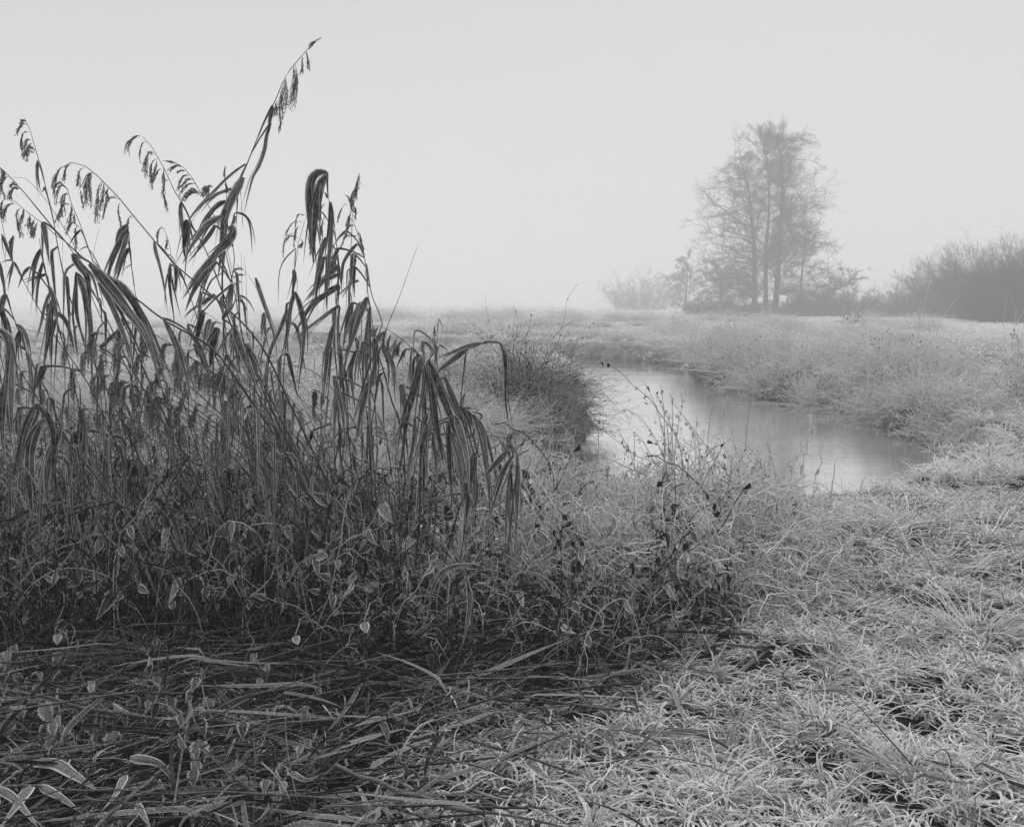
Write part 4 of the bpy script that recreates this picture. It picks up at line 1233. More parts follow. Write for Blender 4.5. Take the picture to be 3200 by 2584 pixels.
def fine_ribbon_tuft(g, P, width, Y):
    """one drooping tuft of a plume: thin branchlets that follow its curve and spread, each set with small spikelets"""
    wd = width * 1.25
    m = int(np.clip(4 + wd / 0.0022, 5, 26))
    K = 9
    L = np.linalg.norm(np.diff(P, axis=0), axis=1).sum()
    Q = cr(P, 40)
    T = unit(P[-1] - P[0])
    S = unit(np.cross(T, [0, 1, 0]))
    paths = np.zeros((m, K, 3))
    for i in range(m):
        t0 = rng.uniform(0, 0.55) if i else 0.0
        t1 = min(1.0 + rng.uniform(-.1, .06), t0 + rng.uniform(0.4, 0.75)) if i else 1.0
        tt = np.linspace(t0, t1, K)
        c = np.stack([np.interp(tt, np.linspace(0, 1, 40), Q[:, k]) for k in range(3)], 1)
        sp = np.linspace(0, 1, K)[:, None] ** 0.8
        o = rng.uniform(-0.6, 0.6) * wd
        c = c + sp * (S * o + np.array([0, rng.uniform(-.5, .5) * wd, 0])) + np.array([0, 0, -0.1 * L]) * sp ** 2 * rng.uniform(0, .7)
        c = c + rng.normal(0, 0.0012, c.shape) * sp
        paths[i] = c
    t = np.linspace(0, 1, K)
    Wd = np.broadcast_to(rng.uniform(0.0010, 0.0020, m)[:, None] * (0.6 + 0.7 * np.sin(math.pi * t ** 0.8))[None], (m, K)).copy()
    g.ribbons(paths, Wd, ang=rng.uniform(-1, 1, m), amt=rng.uniform(.1, .7, m))
    n = m * 14
    i = rng.integers(0, m, n); k = rng.integers(1, K, n)
    C = paths[i, k]; Tg = unit(paths[i, k] - paths[i, k - 1])
    D = unit(Tg + rng.normal(0, .33, (n, 3)) + np.array([0, 0, -.25])); ll = rng.uniform(.006, .015, n)
    t3 = np.linspace(0, 1, 3)
    g.ribbons(C[:, None] + D[:, None] * ll[:, None, None] * t3[None, :, None], np.broadcast_to(np.array([.0014, .0038, .0010]), (n, 3)) * rng.uniform(.7, 1.2, (n, 1)), ang=rng.uniform(-1.5, 1.5, n), amt=rng.uniform(0, .8, n), cols=2)

def leaf_profile(t, short):
    a = np.minimum(1, 0.45 + 5.5 * t) if not short else np.minimum(1, 0.8 + 3 * t)
    return a * np.minimum(1, (1.01 - t) ** (0.85 if not short else 0.5) * 1.22)

def build_reeds():
    cur = None; blocks = []
    for ln in REEDS.strip().split('\n'):
        if ln[0] == 'R':
            _, Y, r, lb = ln.split(' ', 3)
            cur = [float(Y), float(r) * 1e-3, lb, [], [], []]; blocks.append(cur)
        else:
            kind = ln[0]; segs = ln[1:].split(';'); pts = []; wpx = None; sc = 1
            for s_ in segs:
                q = s_.split(); tl = q[0]; nums = [float(z) for z in q[1:]]
                if kind != 's': wpx = nums[0] * pxs(tl); nums = nums[1:]
                pts += [px(tl, nums[i], nums[i + 1]) for i in range(0, len(nums), 2)]
            cur[{'s': 3, 'l': 4, 'p': 5}[kind]].append((pts, wpx))
    for bi, (Y, rad, lb, st, lv, pn) in enumerate(blocks):
        pts = st[0][0]
        n = len(pts)
        lean = rng.uniform(-0.25, 0.25)
        foot = Y + rng.uniform(-.05, .15)
        # depth runs smoothly from foot to tip
        vs = np.array([p[1] for p in pts]); f = (vs - vs.min()) / max(vs.max() - vs.min(), 1e-3)
        P = np.array([pnt(u, v, foot + lean * (1 - ff)) for (u, v), ff in zip(pts, f)])
        x, y = P[-1, 0], P[-1, 1]
        z = float(ground_z(np.array([x]), np.array([y]))[0])
        if P[-1, 2] > z + 0.03:
            P = np.vstack([P, [x + 0.15 * (P[-1, 2] - z), y, z - 0.02]])
        else:
            P[-1, 2] = z - 0.02
        P[P[:, 2] < z - 0.02, 2] = z - 0.02
        root = empty('reed', (P[-1, 0], P[-1, 1], z), lb, 'reed', 'reeds of the stand')
        g = G()
        K = 40
        Q = cr(P, K)
        t = np.linspace(0, 1, K)
        R = rad * (0.35 + 0.65 * np.minimum(1, t * 2.2)) * (1 + 0.25 * (rng.random(K) < 0.12))
        g.tubes(Q, R, 6, amt=0.35)
        g.obj('stem', M_STEM, root)
        for (lp, wp) in lv:
            A = np.array([pnt(u, v, 1.0) for u, v in lp])    # direction at unit distance
            # the leaf starts at the stem's distance there and drifts a little
            dd = [abs(Q[:, 1] * 0 + (Q[:, 0] / Q[:, 1] - A[0, 0])) + abs((Q[:, 2] - CAMH) / Q[:, 1] - (A[0, 2] - CAMH)) for _ in (0,)][0]
            y0 = Q[int(np.argmin(dd)), 1]
            drift = rng.uniform(-0.14, 0.10)
            yy = y0 - 0.02 + np.linspace(0, 1, len(lp)) * drift
            C = np.array([[a[0] * q, q, CAMH + (a[2] - CAMH) * q] for a, q in zip(A, yy)])
            Wm = wp / F * y0
            KK = 22
            C = cr(C, KK)
            C[:, 2] = np.maximum(C[:, 2], float(ground_z(C[-1:, 0], C[-1:, 1])[0]) + 0.01)
            tt = np.linspace(0, 1, KK)
            L = np.linalg.norm(np.diff(C, axis=0), axis=1).sum()
            Wd = 0.84 * Wm * leaf_profile(tt, L < Wm * 5)
            tw = rng.normal(0, 0.18) + np.linspace(0, 1, KK) * rng.normal(0, 0.3) + 0.18 * np.sin(tt * rng.uniform(6, 14) + rng.uniform(0, 6))
            g = G()
            g.ribbons(C[None], Wd[None], ang=tw[None], fold=rng.uniform(0.04, 0.14) * rng.choice([-1, 1]), amt=float(np.clip(rng.normal(.5, .25), 0, 1.1)), ref=(0, -1, 0))
            k0 = int(np.argmin(np.linalg.norm(Q - C[0], axis=1)))
            if 0.012 < np.linalg.norm(Q[k0] - C[0]) < 0.22:      # the sheath that ties the blade to its stem
                k1 = min(K - 1, k0 + 2)
                sh = cr(np.array([Q[k1], (Q[k1] + C[0]) / 2 + [0, 0, .01], C[0], C[2]]), 10)
                g.ribbons(sh[None], np.linspace(.006, min(.014, Wm * .5), 10)[None], fold=.4, amt=.4)
            g.obj('leaf', M_LEAF, root)
            # narrower strips of the same withered leaf sheaf hang beside the broad ones
            if wp > 3.0 and L > 0.12:
                for q_ in range(3 if wp > 5 else 2):
                    L2 = rng.uniform(.6, 1.15); s0 = rng.uniform(0, .12)
                    tt2 = s0 + (1 - s0) * np.linspace(0, 1, KK) * min(L2, 1)
                    C2 = np.stack([np.interp(tt2, tt, C[:, k]) for k in range(3)], 1)
                    off = rng.uniform(-1.0, 1.0) * Wm * 1.2
                    sp = np.linspace(0, 1, KK)[:, None]
                    C2 = C2 + sp ** .7 * np.array([off, rng.uniform(-.05, .05), 0]) + np.array([0, 0, -1]) * sp ** 2 * rng.uniform(0, .10) * L
                    g = G()
                    tw = rng.normal(0, .5) + np.linspace(0, 1, KK) * rng.normal(0, 1.0)
                    g.ribbons(C2[None], (Wm * rng.uniform(.2, .45) * leaf_profile(np.linspace(0, 1, KK), False))[None], ang=tw[None], fold=rng.uniform(-.35, .35), amt=float(np.clip(rng.normal(.5, .25), 0, 1)))
                    g.obj('leaf', M_LEAF, root)
        # thin withered leaves along the stem
        if len(lv) + len(pn) > 3:
            ks = [k for k in range(8, K - 4) if Q[k, 2] > .75]
            for q_ in range(min(8, len(ks) // 2)):
                c0 = Q[ks[int(rng.integers(0, len(ks)))]]
                L = rng.uniform(.2, .45); a = rng.uniform(0, 6.283); e0 = rng.uniform(-.4, .8); KK = 14
                tt = np.linspace(0, 1, KK); e_ = e0 + (-1.5 + rng.normal(0, .12) - e0) * np.minimum(1, tt * rng.uniform(3, 8))
                C = np.zeros((KK, 3)); C[0] = c0
                for i in range(1, KK):
                    C[i] = C[i - 1] + L / (KK - 1) * np.array([math.cos(e_[i]) * math.cos(a), math.cos(e_[i]) * math.sin(a), math.sin(e_[i])])
                g = G()
                g.ribbons(C[None], (rng.uniform(.007, .02) * leaf_profile(tt, False))[None], ang=(rng.normal(0, .7) + tt * rng.normal(0, 1.2))[None], fold=rng.uniform(-.3, .3), amt=float(np.clip(rng.normal(.5, .25), 0, 1)))
                g.obj('leaf', M_LEAF, root)
        if pn:
            g = G()
            for (lp, wp) in pn:
                A = np.array([pnt(u, v, 1.0) for u, v in lp])
                dd = abs(Q[:, 0] / Q[:, 1] - A[0, 0]) + abs((Q[:, 2] - CAMH) / Q[:, 1] - (A[0, 2] - CAMH))
                y0 = Q[int(np.argmin(dd)), 1]
                yy = y0 + np.linspace(0, 1, len(lp)) * rng.uniform(-.06, .06)
                C = np.array([[a[0] * q, q, CAMH + (a[2] - CAMH) * q] for a, q in zip(A, yy)])
                fine_ribbon_tuft(g, cr(C, 16), wp / F * y0 * 0.9, y0)
            g.obj('plume', M_PAN, root)

def reed_proto(seed, H, plume, nl, bend):
    r = np.random.default_rng(seed)
    root = bpy.data.objects.new('thin_reed', None); COL.objects.link(root)
    root.empty_display_size = 0.2
    tag(root, 'thin frosted reed in the thick of the stand', 'reed', 'thin reeds filling the stand')
    K = 18; t = np.linspace(0, 1, K)
    el = 1.35 - bend * t ** 1.3; az = math.pi + r.normal(0, .3)
    P = np.zeros((K, 3))
    for k in range(1, K):
        P[k] = P[k - 1] + H / (K - 1) * np.array([math.cos(el[k]) * math.cos(az), math.cos(el[k]) * math.sin(az), math.sin(el[k])])
    g = G(); g.tubes(P, 0.0034 * (1.1 - 0.75 * t) * r.uniform(.7, 1.1), 5, amt=.35); g.obj('stem', M_STEM, root)
    for j in range(nl):
        f = r.uniform(0.25, 0.95); k = int(f * (K - 1)); c = P[k]
        a = az + r.normal(0, 1.2) if r.random() < .6 else az + math.pi + r.normal(0, .8)
        L = r.uniform(0.3, 0.65); e0 = r.uniform(-.3, 0.9); e1 = r.uniform(-1.6, -1.2); KK = 14
        tt = np.linspace(0, 1, KK); e = e0 + (e1 - e0) * np.minimum(1, tt * r.uniform(3, 9)) 
        C = np.zeros((KK, 3)); C[0] = c
        for i in range(1, KK):
            C[i] = C[i - 1] + L / (KK - 1) * np.array([math.cos(e[i]) * math.cos(a), math.cos(e[i]) * math.sin(a), math.sin(e[i])])
        g = G()
        S = unit(np.cross(tang(C), [math.sin(a), -math.cos(a), 0.05])) if False else None
        g.ribbons(C[None], (r.uniform(.010, .026) * leaf_profile(tt, False))[None], ang=(r.normal(0, .8) + tt * r.normal(0, 1.0))[None], fold=r.uniform(-.3, .3), amt=float(np.clip(r.normal(.45, .2), 0, 1)))
        g.obj('leaf', M_LEAF, root)
    if plume:
        g = G()
        for j in range(9):
            k = K - 1 - j // 2 if j < 10 else K - 6
            c = P[k]; a = az + r.normal(0, .5); L = r.uniform(.07, .14)
            fine_ribbon_tuft(g, cr(np.array([c, c + [math.cos(a) * L * .4, math.sin(a) * L * .4, L * .05], c + [math.cos(a) * L * .6, math.sin(a) * L * .6, -L * .8]]), 10), 0.02, 5)
        g.obj('plume', M_PAN, root)
    return root

def build_thin_reeds():
    protos = [reed_proto(900 + i, h, p, n, b) for i, (h, p, n, b) in enumerate(
        [(1.5, 0, 4, .7), (1.25, 0, 3, .9), (1.3, 0, 5, .5), (1.7, 1, 3, .8), (0.95, 0, 3, .6), (1.35, 0, 5, 1.0), (1.2, 0, 3, .45), (1.0, 0, 4, .8), (1.55, 1, 2, .9), (0.9, 0, 4, .7)])]
    # feet: mostly in two sheaves, around display x 720 and x 300, fewer between
    feet = []
    for n, cx, sx, y0, y1 in ((85, 735, 60, 4.7, 6.2), (45, 340, 90, 4.5, 6.2), (40, 540, 120, 4.9, 6.6), (26, 60, 110, 4.4, 6.0), (24, 880, 35, 4.8, 5.8)):
        for k in range(n):
            Y = rng.uniform(y0, y1)
            feet.append(((rng.normal(cx, sx) / 2.0996 - 512) / F * Y, Y, cx))
    for i, (x, y, cx) in enumerate(feet):
        p = protos[i % len(protos)]
        z = float(ground_z(np.array([x]), np.array([y]))[0])
        rz = rng.normal(0, 1.0 if cx < 700 else .45)
        if cx > 800 and i % len(protos) in (3, 8): p = protos[2]
        s = rng.uniform(.7, 1.15) if cx < 800 else rng.uniform(.55, .8)
        if i < len(protos):
            p.location = (x, y, z - .02); p.rotation_euler = (0, 0, rz); p.scale = (s, s, s)
        else:
            copy_tree(p, (x, y, z - .02), rz, s, tilt=(rng.normal(0, .1), -abs(rng.normal(0, .22))))

def build_fallen():
    """broad reed leaves and stalks that lie apart on the litter at the bottom left"""
    data = [('leaf', 'B', 115, [190, 1320, 350, 1330, 470, 1400, 620, 1495], 'widest pale reed leaf lying across the litter'), ('leaf', 'B', 90, [195, 1465, 120, 1580, 0, 1734], 'broad leaf pointing down left out of the corner'),
            ('leaf', 'B', 56, [255, 1468, 400, 1550, 520, 1640], 'fallen leaf below the widest pale leaf'), ('leaf', 'B', 60, [-20, 1480, 100, 1560, 250, 1740], 'fallen leaf crossing the corner leaf'),
            ('leaf', 'B', 60, [800, 1400, 740, 1520, 640, 1640], 'fallen leaf slanting down left in mid litter'), ('stalk', 'B', 14, [0, 1465, 600, 1495, 1050, 1510, 1480, 1490, 1800, 1440], 'long fallen stalk lying level over the litter'),
            ('stalk', 'B', 14, [350, 1550, 900, 1580, 1200, 1550, 1460, 1510], 'fallen stalk just below the long level one'), ('stalk', 'B', 26, [600, 1736, 760, 1600, 1000, 1400, 1100, 1320], 'thick fallen stalk rising to the right'),
            ('stalk', 'B', 22, [30, 850, 350, 920, 700, 1000, 1200, 1050, 1700, 1075], 'fallen stalk behind the large nettle leaves'), ('stalk', 'C', 28, [100, 1345, 350, 1440, 600, 1530, 1000, 1650], 'thick frosted stalk in the grass at bottom centre'),
            ('stalk', 'C', 20, [455, 1260, 540, 1340, 640, 1410], 'short thick stub leaning in bottom centre grass'), ('stalk', 'C', 12, [310, 1205, 600, 1210, 850, 1230], 'thin level stalk in the grass at bottom centre'),
            ('stalk', 'B', 24, [1090, 1200, 1095, 1350, 1110, 1500], 'short upright split stalk in the litter'), ('leaf', 'B', 60, [830, 1290, 1000, 1320, 1080, 1400, 1110, 1480], 'folded fallen leaf behind the upright split stalk'),
            ('leaf', 'C', 90, [1330, 1300, 1420, 1400, 1520, 1440], 'fallen brown leaf in the grass right of centre'), ('leaf', 'B', 46, [1850, 1380, 1950, 1430, 2040, 1400], 'small dark curled leaf near bottom centre'),
            ('stalk', 'B', 16, [450, 1736, 480, 1660, 510, 1610], 'cut stub at the bottom edge'), ('stalk', 'B', 14, [870, 1270, 1000, 1200, 1120, 1155], 'kinked pale stalk in mid litter'),
            ('stalk', 'B', 22, [1490, 1420, 1560, 1470, 1620, 1520], 'short thick stub right of the long level stalk'), ('leaf', 'B', 50, [870, 1580, 930, 1680, 960, 1740], 'leaf blade running out of the bottom edge')]
    for kind, tl, wpx, nums, lb in data:
        P = []
        for i in range(0, len(nums), 2):
            u, v = px(tl, nums[i], nums[i + 1])
            h = 0.12 + (0.05 * i / 2 if 'upright' in lb or 'stub' in lb else 0)
            Y = (CAMH - 0.12) * F / (v - HOR)
            P.append(pnt(u, v, Y))
        if 'upright' in lb or 'stub' in lb:
            b = P[-1] if P[-1][1] < P[0][1] else P[0]
            P = [pnt(*px(tl, nums[i], nums[i + 1]), b[1]) for i in range(0, len(nums), 2)]
        P = cr(np.array(P), 24)
        w_ = wpx * pxs(tl) / F * P[:, 1].mean()
        o0 = P[len(P) // 2]
        g = G(); t = np.linspace(0, 1, 24)
        if kind == 'leaf':
            g.ribbons(P[None], (w_ * leaf_profile(t, False))[None], ang=(rng.normal(0, .2) + t * rng.normal(0, .6))[None], fold=.2, amt=rng.uniform(.4, .8), S=unit(np.cross(tang(P[None]), [0, -.5, 1.])))
            o = g.obj('fallen_leaf', M_LEAF, origin=o0)
        else:
            P[:, 2] += 0.004 * np.sin(t * 20 + rng.uniform(0, 6))
            g.tubes(P, w_ * .5 * np.ones(24) * (1 + .15 * (rng.random(24) < .15)), 7, amt=.6)
            o = g.obj('fallen_stalk', M_LITTER, origin=o0)
        tag(o, lb, 'fallen leaf' if kind == 'leaf' else 'fallen stalk')

# ---------------------------------------------------------------- leafy bush over the water
BUSH = """
290 235 400 330 530 430 640 550 760 640 860 740 950 880 1060 1020 1150 1200 1200 1500
500 780 610 840 720 910 780 980 850 1080 910 1185 960 1300 1020 1500
755 500 800 580 850 680 890 780 930 900 960 1035 990 1200
955 540 970 700 985 850 990 1020 1000 1300
1050 640 1075 700 1080 1010 1060 1300
1160 600 1190 700 1180 820 1150 960 1130 1130 1100 1400
1100 760 1200 890 1300 1020 1430 1190 1550 1350 1700 1550 1770 1700
240 930 310 1040 410 1130 560 1240 690 1345 850 1390 950 1480 1000 1600
650 1060 760 1190 860 1370 950 1480 1030 1640
1020 1000 1040 1250 1050 1500 1040 1800
1160 1190 1240 1310 1330 1450 1400 1600
280 1370 400 1385 520 1440 650 1500 800 1600
900 640 990 840 1060 1010 1080 1200
1570 1190 1500 1300 1350 1440 1250 1560
1700 1300 1580 1350 1450 1440 1300 1600
480 1010 500 1100 600 1280 640 1420 700 1600
700 1560 790 1700 850 1900
1560 1480 1480 1560 1300 1620 1150 1700
700 1400 900 1500 1050 1480 1200 1500 1300 1600
640 1700 800 1640 960 1660 1100 1640 1300 1560
"""
def build_bush():
    Y = 7.2
    base = pnt(*px('8', 1045, 2300), Y)
    z = float(ground_z(base[None, 0], base[None, 1])[0])
    root = empty('leafy_bush', (base[0], base[1], z), 'leafy frosted bush of slender stems rising before the bright river water', 'bush')
    for k, ln in enumerate(BUSH.strip().split('\n')):
        q = [float(a) for a in ln.split()]
        yy = Y + rng.uniform(-.3, .3)
        P = [pnt(*px('8', q[i], q[i + 1]), yy + rng.uniform(-.02, .02)) for i in range(0, len(q), 2)]
        e = P[-1]; foot = np.array([base[0] * .5 + e[0] * .5, Y, z])
        P = cr(np.vstack([P, [(e + foot) / 2 + rng.normal(0, .02, 3)], [foot]]), 30)
        g = G(); g.tubes(P, np.linspace(.0018, .0048, 30) * (1.5 if k == 9 else 1), 4, amt=rng.uniform(.3, .8))
        # side twigs
        m = 9; i = rng.integers(1, 22, m)
        T = unit(rng.normal(0, 1, (m, 3)) * [1, .7, .8] + [0, 0, .5]); L = rng.uniform(.04, .16, m)
        tw = P[i][:, None] + T[:, None] * L[:, None, None] * np.linspace(0, 1, 5)[None, :, None] + np.array([0, 0, -1.]) * (L[:, None, None] * .4) * np.linspace(0, 1, 5)[None, :, None] ** 2
        g.tubes(tw, np.broadcast_to(np.linspace(.0016, .001, 5), (m, 5)).copy(), 3, amt=rng.uniform(.5, 1, m))
        st = g.obj('stem', M_TWIG, root)
        nl = 16
        g = G()
        C = np.concatenate([P[rng.integers(0, 26, nl)], tw[:, -1]]) + rng.normal(0, .008, (nl + m, 3)); nn = len(C)
        T = unit(rng.normal(0, .6, (nn, 3)) + [0, 0, -.9]); ll = rng.uniform(.014, .042, nn)
        g.leaves(C, T, np.cross(T, rng.normal(0, 1, (nn, 3))), ll, ll * rng.uniform(.45, .8, nn), amt=np.where(rng.random(nn) < .25, 0.05, rng.uniform(.4, 1.2, nn)), rows=8, serr=.06, curl=.8)
        fo = g.obj('foliage', M_HERB, root)
    # lone stalks right of it
    for nums, lb in (([1480, 805, 1560, 785, 1620, 820, 1670, 920, 1740, 1050, 1760, 1180, 1830, 1370, 1950, 1570, 2020, 1670, 2080, 1800], 'thin pale herb stalk bending left over the dark water'),
                     ([2060, 1140, 2130, 1200, 2180, 1330, 2220, 1480, 2260, 1600, 2300, 1800], 'short pale herb stalk right of the bending one over the water'),
                     ([70, 1300, 130, 1400, 200, 1480, 320, 1600, 420, 1800], 'bare frosted stalk left of the leafy bush'),
                     ([-420, 560, -400, 700, -340, 780, -300, 900, -260, 1080], 'hooked frosted twig before the left bank bushes')):
        P = np.array([pnt(*px('8', nums[i], nums[i + 1]), 7.0) for i in range(0, len(nums), 2)])
        e = P[-1]; zz = float(ground_z(e[None, 0], e[None, 1])[0])
        if e[2] > zz: P = np.vstack([P, [e[0], e[1], zz - .02]])
        P = cr(P, 26)
        g = G(); g.tubes(P, np.linspace(.0018, .0035, 26), 4, amt=.9)
        m = 12; i = rng.integers(0, 20, m); T = unit(rng.normal(0, 1, (m, 3)) + [0, 0, .3])
        tw = P[i][:, None] + T[:, None] * rng.uniform(.015, .05, m)[:, None, None] * np.linspace(0, 1, 4)[None, :, None]
        g.tubes(tw, np.full((m, 4), .0012), 3, amt=.9)
        tag(g.obj('herb_stalk', M_TWIG, origin=P[-1]), lb, 'herb stalk')
# ---------------------------------------------------------------- trees in the fog
TS = 1.25     # the clump stands this much farther (and is this much larger) than first paced out
def grow(r, starts, dirs, lens, K, wig, up, sag=0.0):
    n = len(starts); P = np.zeros((n, K, 3)); P[:, 0] = starts; d_ = unit(dirs)
    for k in range(1, K):
        d_ = unit(d_ + r.normal(0, wig, (n, 3)) + np.array([0, 0, up - sag * k / K]))
        P[:, k] = P[:, k - 1] + d_ * (lens / (K - 1))[:, None]
    return P

def tree(name, label, base, trunk, r0, side, nbr, blen, seed, tw=1.0, low=0.12, leafy=0.0, cat='tree', group=None, twr=0.0075):
    """trunk: list of points relative to the base; side: preferred sideways lean of the limbs"""
    r = np.random.default_rng(seed)
    r0 *= TS; twr *= TS
    root = empty(name, base, label, cat, group)
    b = np.array(base)
    T = cr(np.array(trunk, float), 26) + b
    t = np.linspace(0, 1, 26)
    g = G(); g.tubes(T, r0 * (1 - 0.88 * t ** 0.9), 8, amt=.2)
    H = T[-1, 2] - b[2]
    # limbs
    f = np.sort(low + (.97 - low) * r.random(nbr) ** 1.25); i = (f * 25).astype(int)
    a = r.uniform(0, 6.283, nbr)
    dirs = np.stack([np.cos(a) + side, np.sin(a), 0.35 + 1.1 * f * r.uniform(.3, 1.3, nbr)], 1)
    L = TS * np.array([blen(ff, aa) for ff, aa in zip(f, np.arctan2(dirs[:, 1], dirs[:, 0]))]) * r.uniform(.6, 1.15, nbr)
    P1 = grow(r, T[i], dirs, L, 9, .2, -.01, .12)
    R1 = (0.007 * L + .009)[:, None] * (1 - 0.8 * np.linspace(0, 1, 9))[None]
    g.tubes(P1, np.maximum(R1, .009), 4, amt=.2)
    g.obj('trunk', M_BARK, root)
    # branchlets and twigs
    g = G()
    n2 = nbr * 13
    j = r.integers(0, nbr, n2); k = r.integers(1, 9, n2)
    d2 = unit(P1[j, k] - P1[j, k - 1]) + r.normal(0, .48, (n2, 3)) + [0, 0, .12]
    P2 = grow(r, P1[j, k], d2, L[j] * r.uniform(.12, .38, n2), 6, .22, .0, .05)
    g.tubes(P2, np.broadcast_to(twr * 1.4 * np.linspace(1, .5, 6), (n2, 6)).copy(), 3, amt=.2)
    n3 = int(n2 * 12 * tw)
    j = r.integers(0, n2, n3); k = r.integers(1, 6, n3)
    d3 = unit(P2[j, k] - P2[j, k - 1]) + r.normal(0, .5, (n3, 3))
    P3 = grow(r, P2[j, k], d3, r.uniform(.2, .7, n3) * (H / 16) ** .5, 4, .25, .0, .1)
    g.ribbons(P3, np.full((n3, 4), twr * 1.3), ang=r.uniform(-1.5, 1.5, n3), amt=.2, cols=2)
    if leafy:
        n4 = int(n3 * leafy); j = r.integers(0, n3, n4); k = r.integers(0, 4, n4)
        C = P3[j, k] + r.normal(0, .05, (n4, 3)); Tt = unit(r.normal(0, 1, (n4, 3))); ll = r.uniform(.03, .08, n4)
        g.leaves(C, Tt, np.cross(Tt, r.normal(0, 1, (n4, 3))), ll, ll * .8, amt=.2, rows=3, serr=0, curl=0)
    g.obj('crown', M_CROWN, root)
    return root

def thicket(name, label, base, W, H, seed, n=160, dense=1.0, group=None, twr=0.011, cat='bush'):
    """a leafless bush: many upright spreading stems ending in a haze of twigs"""
    r = np.random.default_rng(seed)
    root = empty(name, base, label, cat, group); b = np.array(base)
    a = r.uniform(0, 6.283, n); rad = W * .5 * np.sqrt(r.random(n))
    st = b + np.stack([rad * .45 * np.cos(a), rad * .45 * np.sin(a), np.zeros(n)], 1)
    fr = rad / (W * .5)
    d = np.stack([fr * np.cos(a) * W / H * .75, fr * np.sin(a) * W / H * .75, np.full(n, 1.0)], 1)
    L = H * (0.92 - .40 * fr ** 2) * r.uniform(.45, 1.0, n) * np.sqrt(1 + (fr * W / H * .5) ** 2)
    P1 = grow(r, st, d, L, 9, .13, .03)
    g = G(); g.tubes(P1, np.broadcast_to(.013 * H / 6 * (1 - .8 * np.linspace(0, 1, 9)), (n, 9)).copy(), 4, amt=.2)
    g.obj('trunk', M_BARK, root)
    g = G()
    n2 = int(n * 14 * dense)
    j = r.integers(0, n, n2); k = r.integers(1, 9, n2)
    d2 = unit(P1[j, k] - P1[j, k - 1]) + r.normal(0, .55, (n2, 3))
    P2 = grow(r, P1[j, k], d2, L[j] * r.uniform(.08, .26, n2), 6, .2, .05)
    g.ribbons(P2, np.broadcast_to(twr * 1.6 * np.linspace(1, .6, 6), (n2, 6)).copy(), ang=r.uniform(-1.5, 1.5, n2), amt=.2, cols=2)
    n3 = n2 * 8
    j = r.integers(0, n2, n3); k = r.integers(1, 6, n3)
    d3 = unit(P2[j, k] - P2[j, k - 1]) + r.normal(0, .6, (n3, 3))
    P3 = grow(r, P2[j, k], d3, r.uniform(.2, .7, n3) * (H / 6) ** .5, 4, .28, .02)
    g.ribbons(P3, np.full((n3, 4), twr), ang=r.uniform(-1.5, 1.5, n3), amt=.2, cols=2)
    g.obj('crown', M_CROWN, root)
    return root

def gz(x, y): return float(ground_z(np.array([x]), np.array([float(y)]))[0])

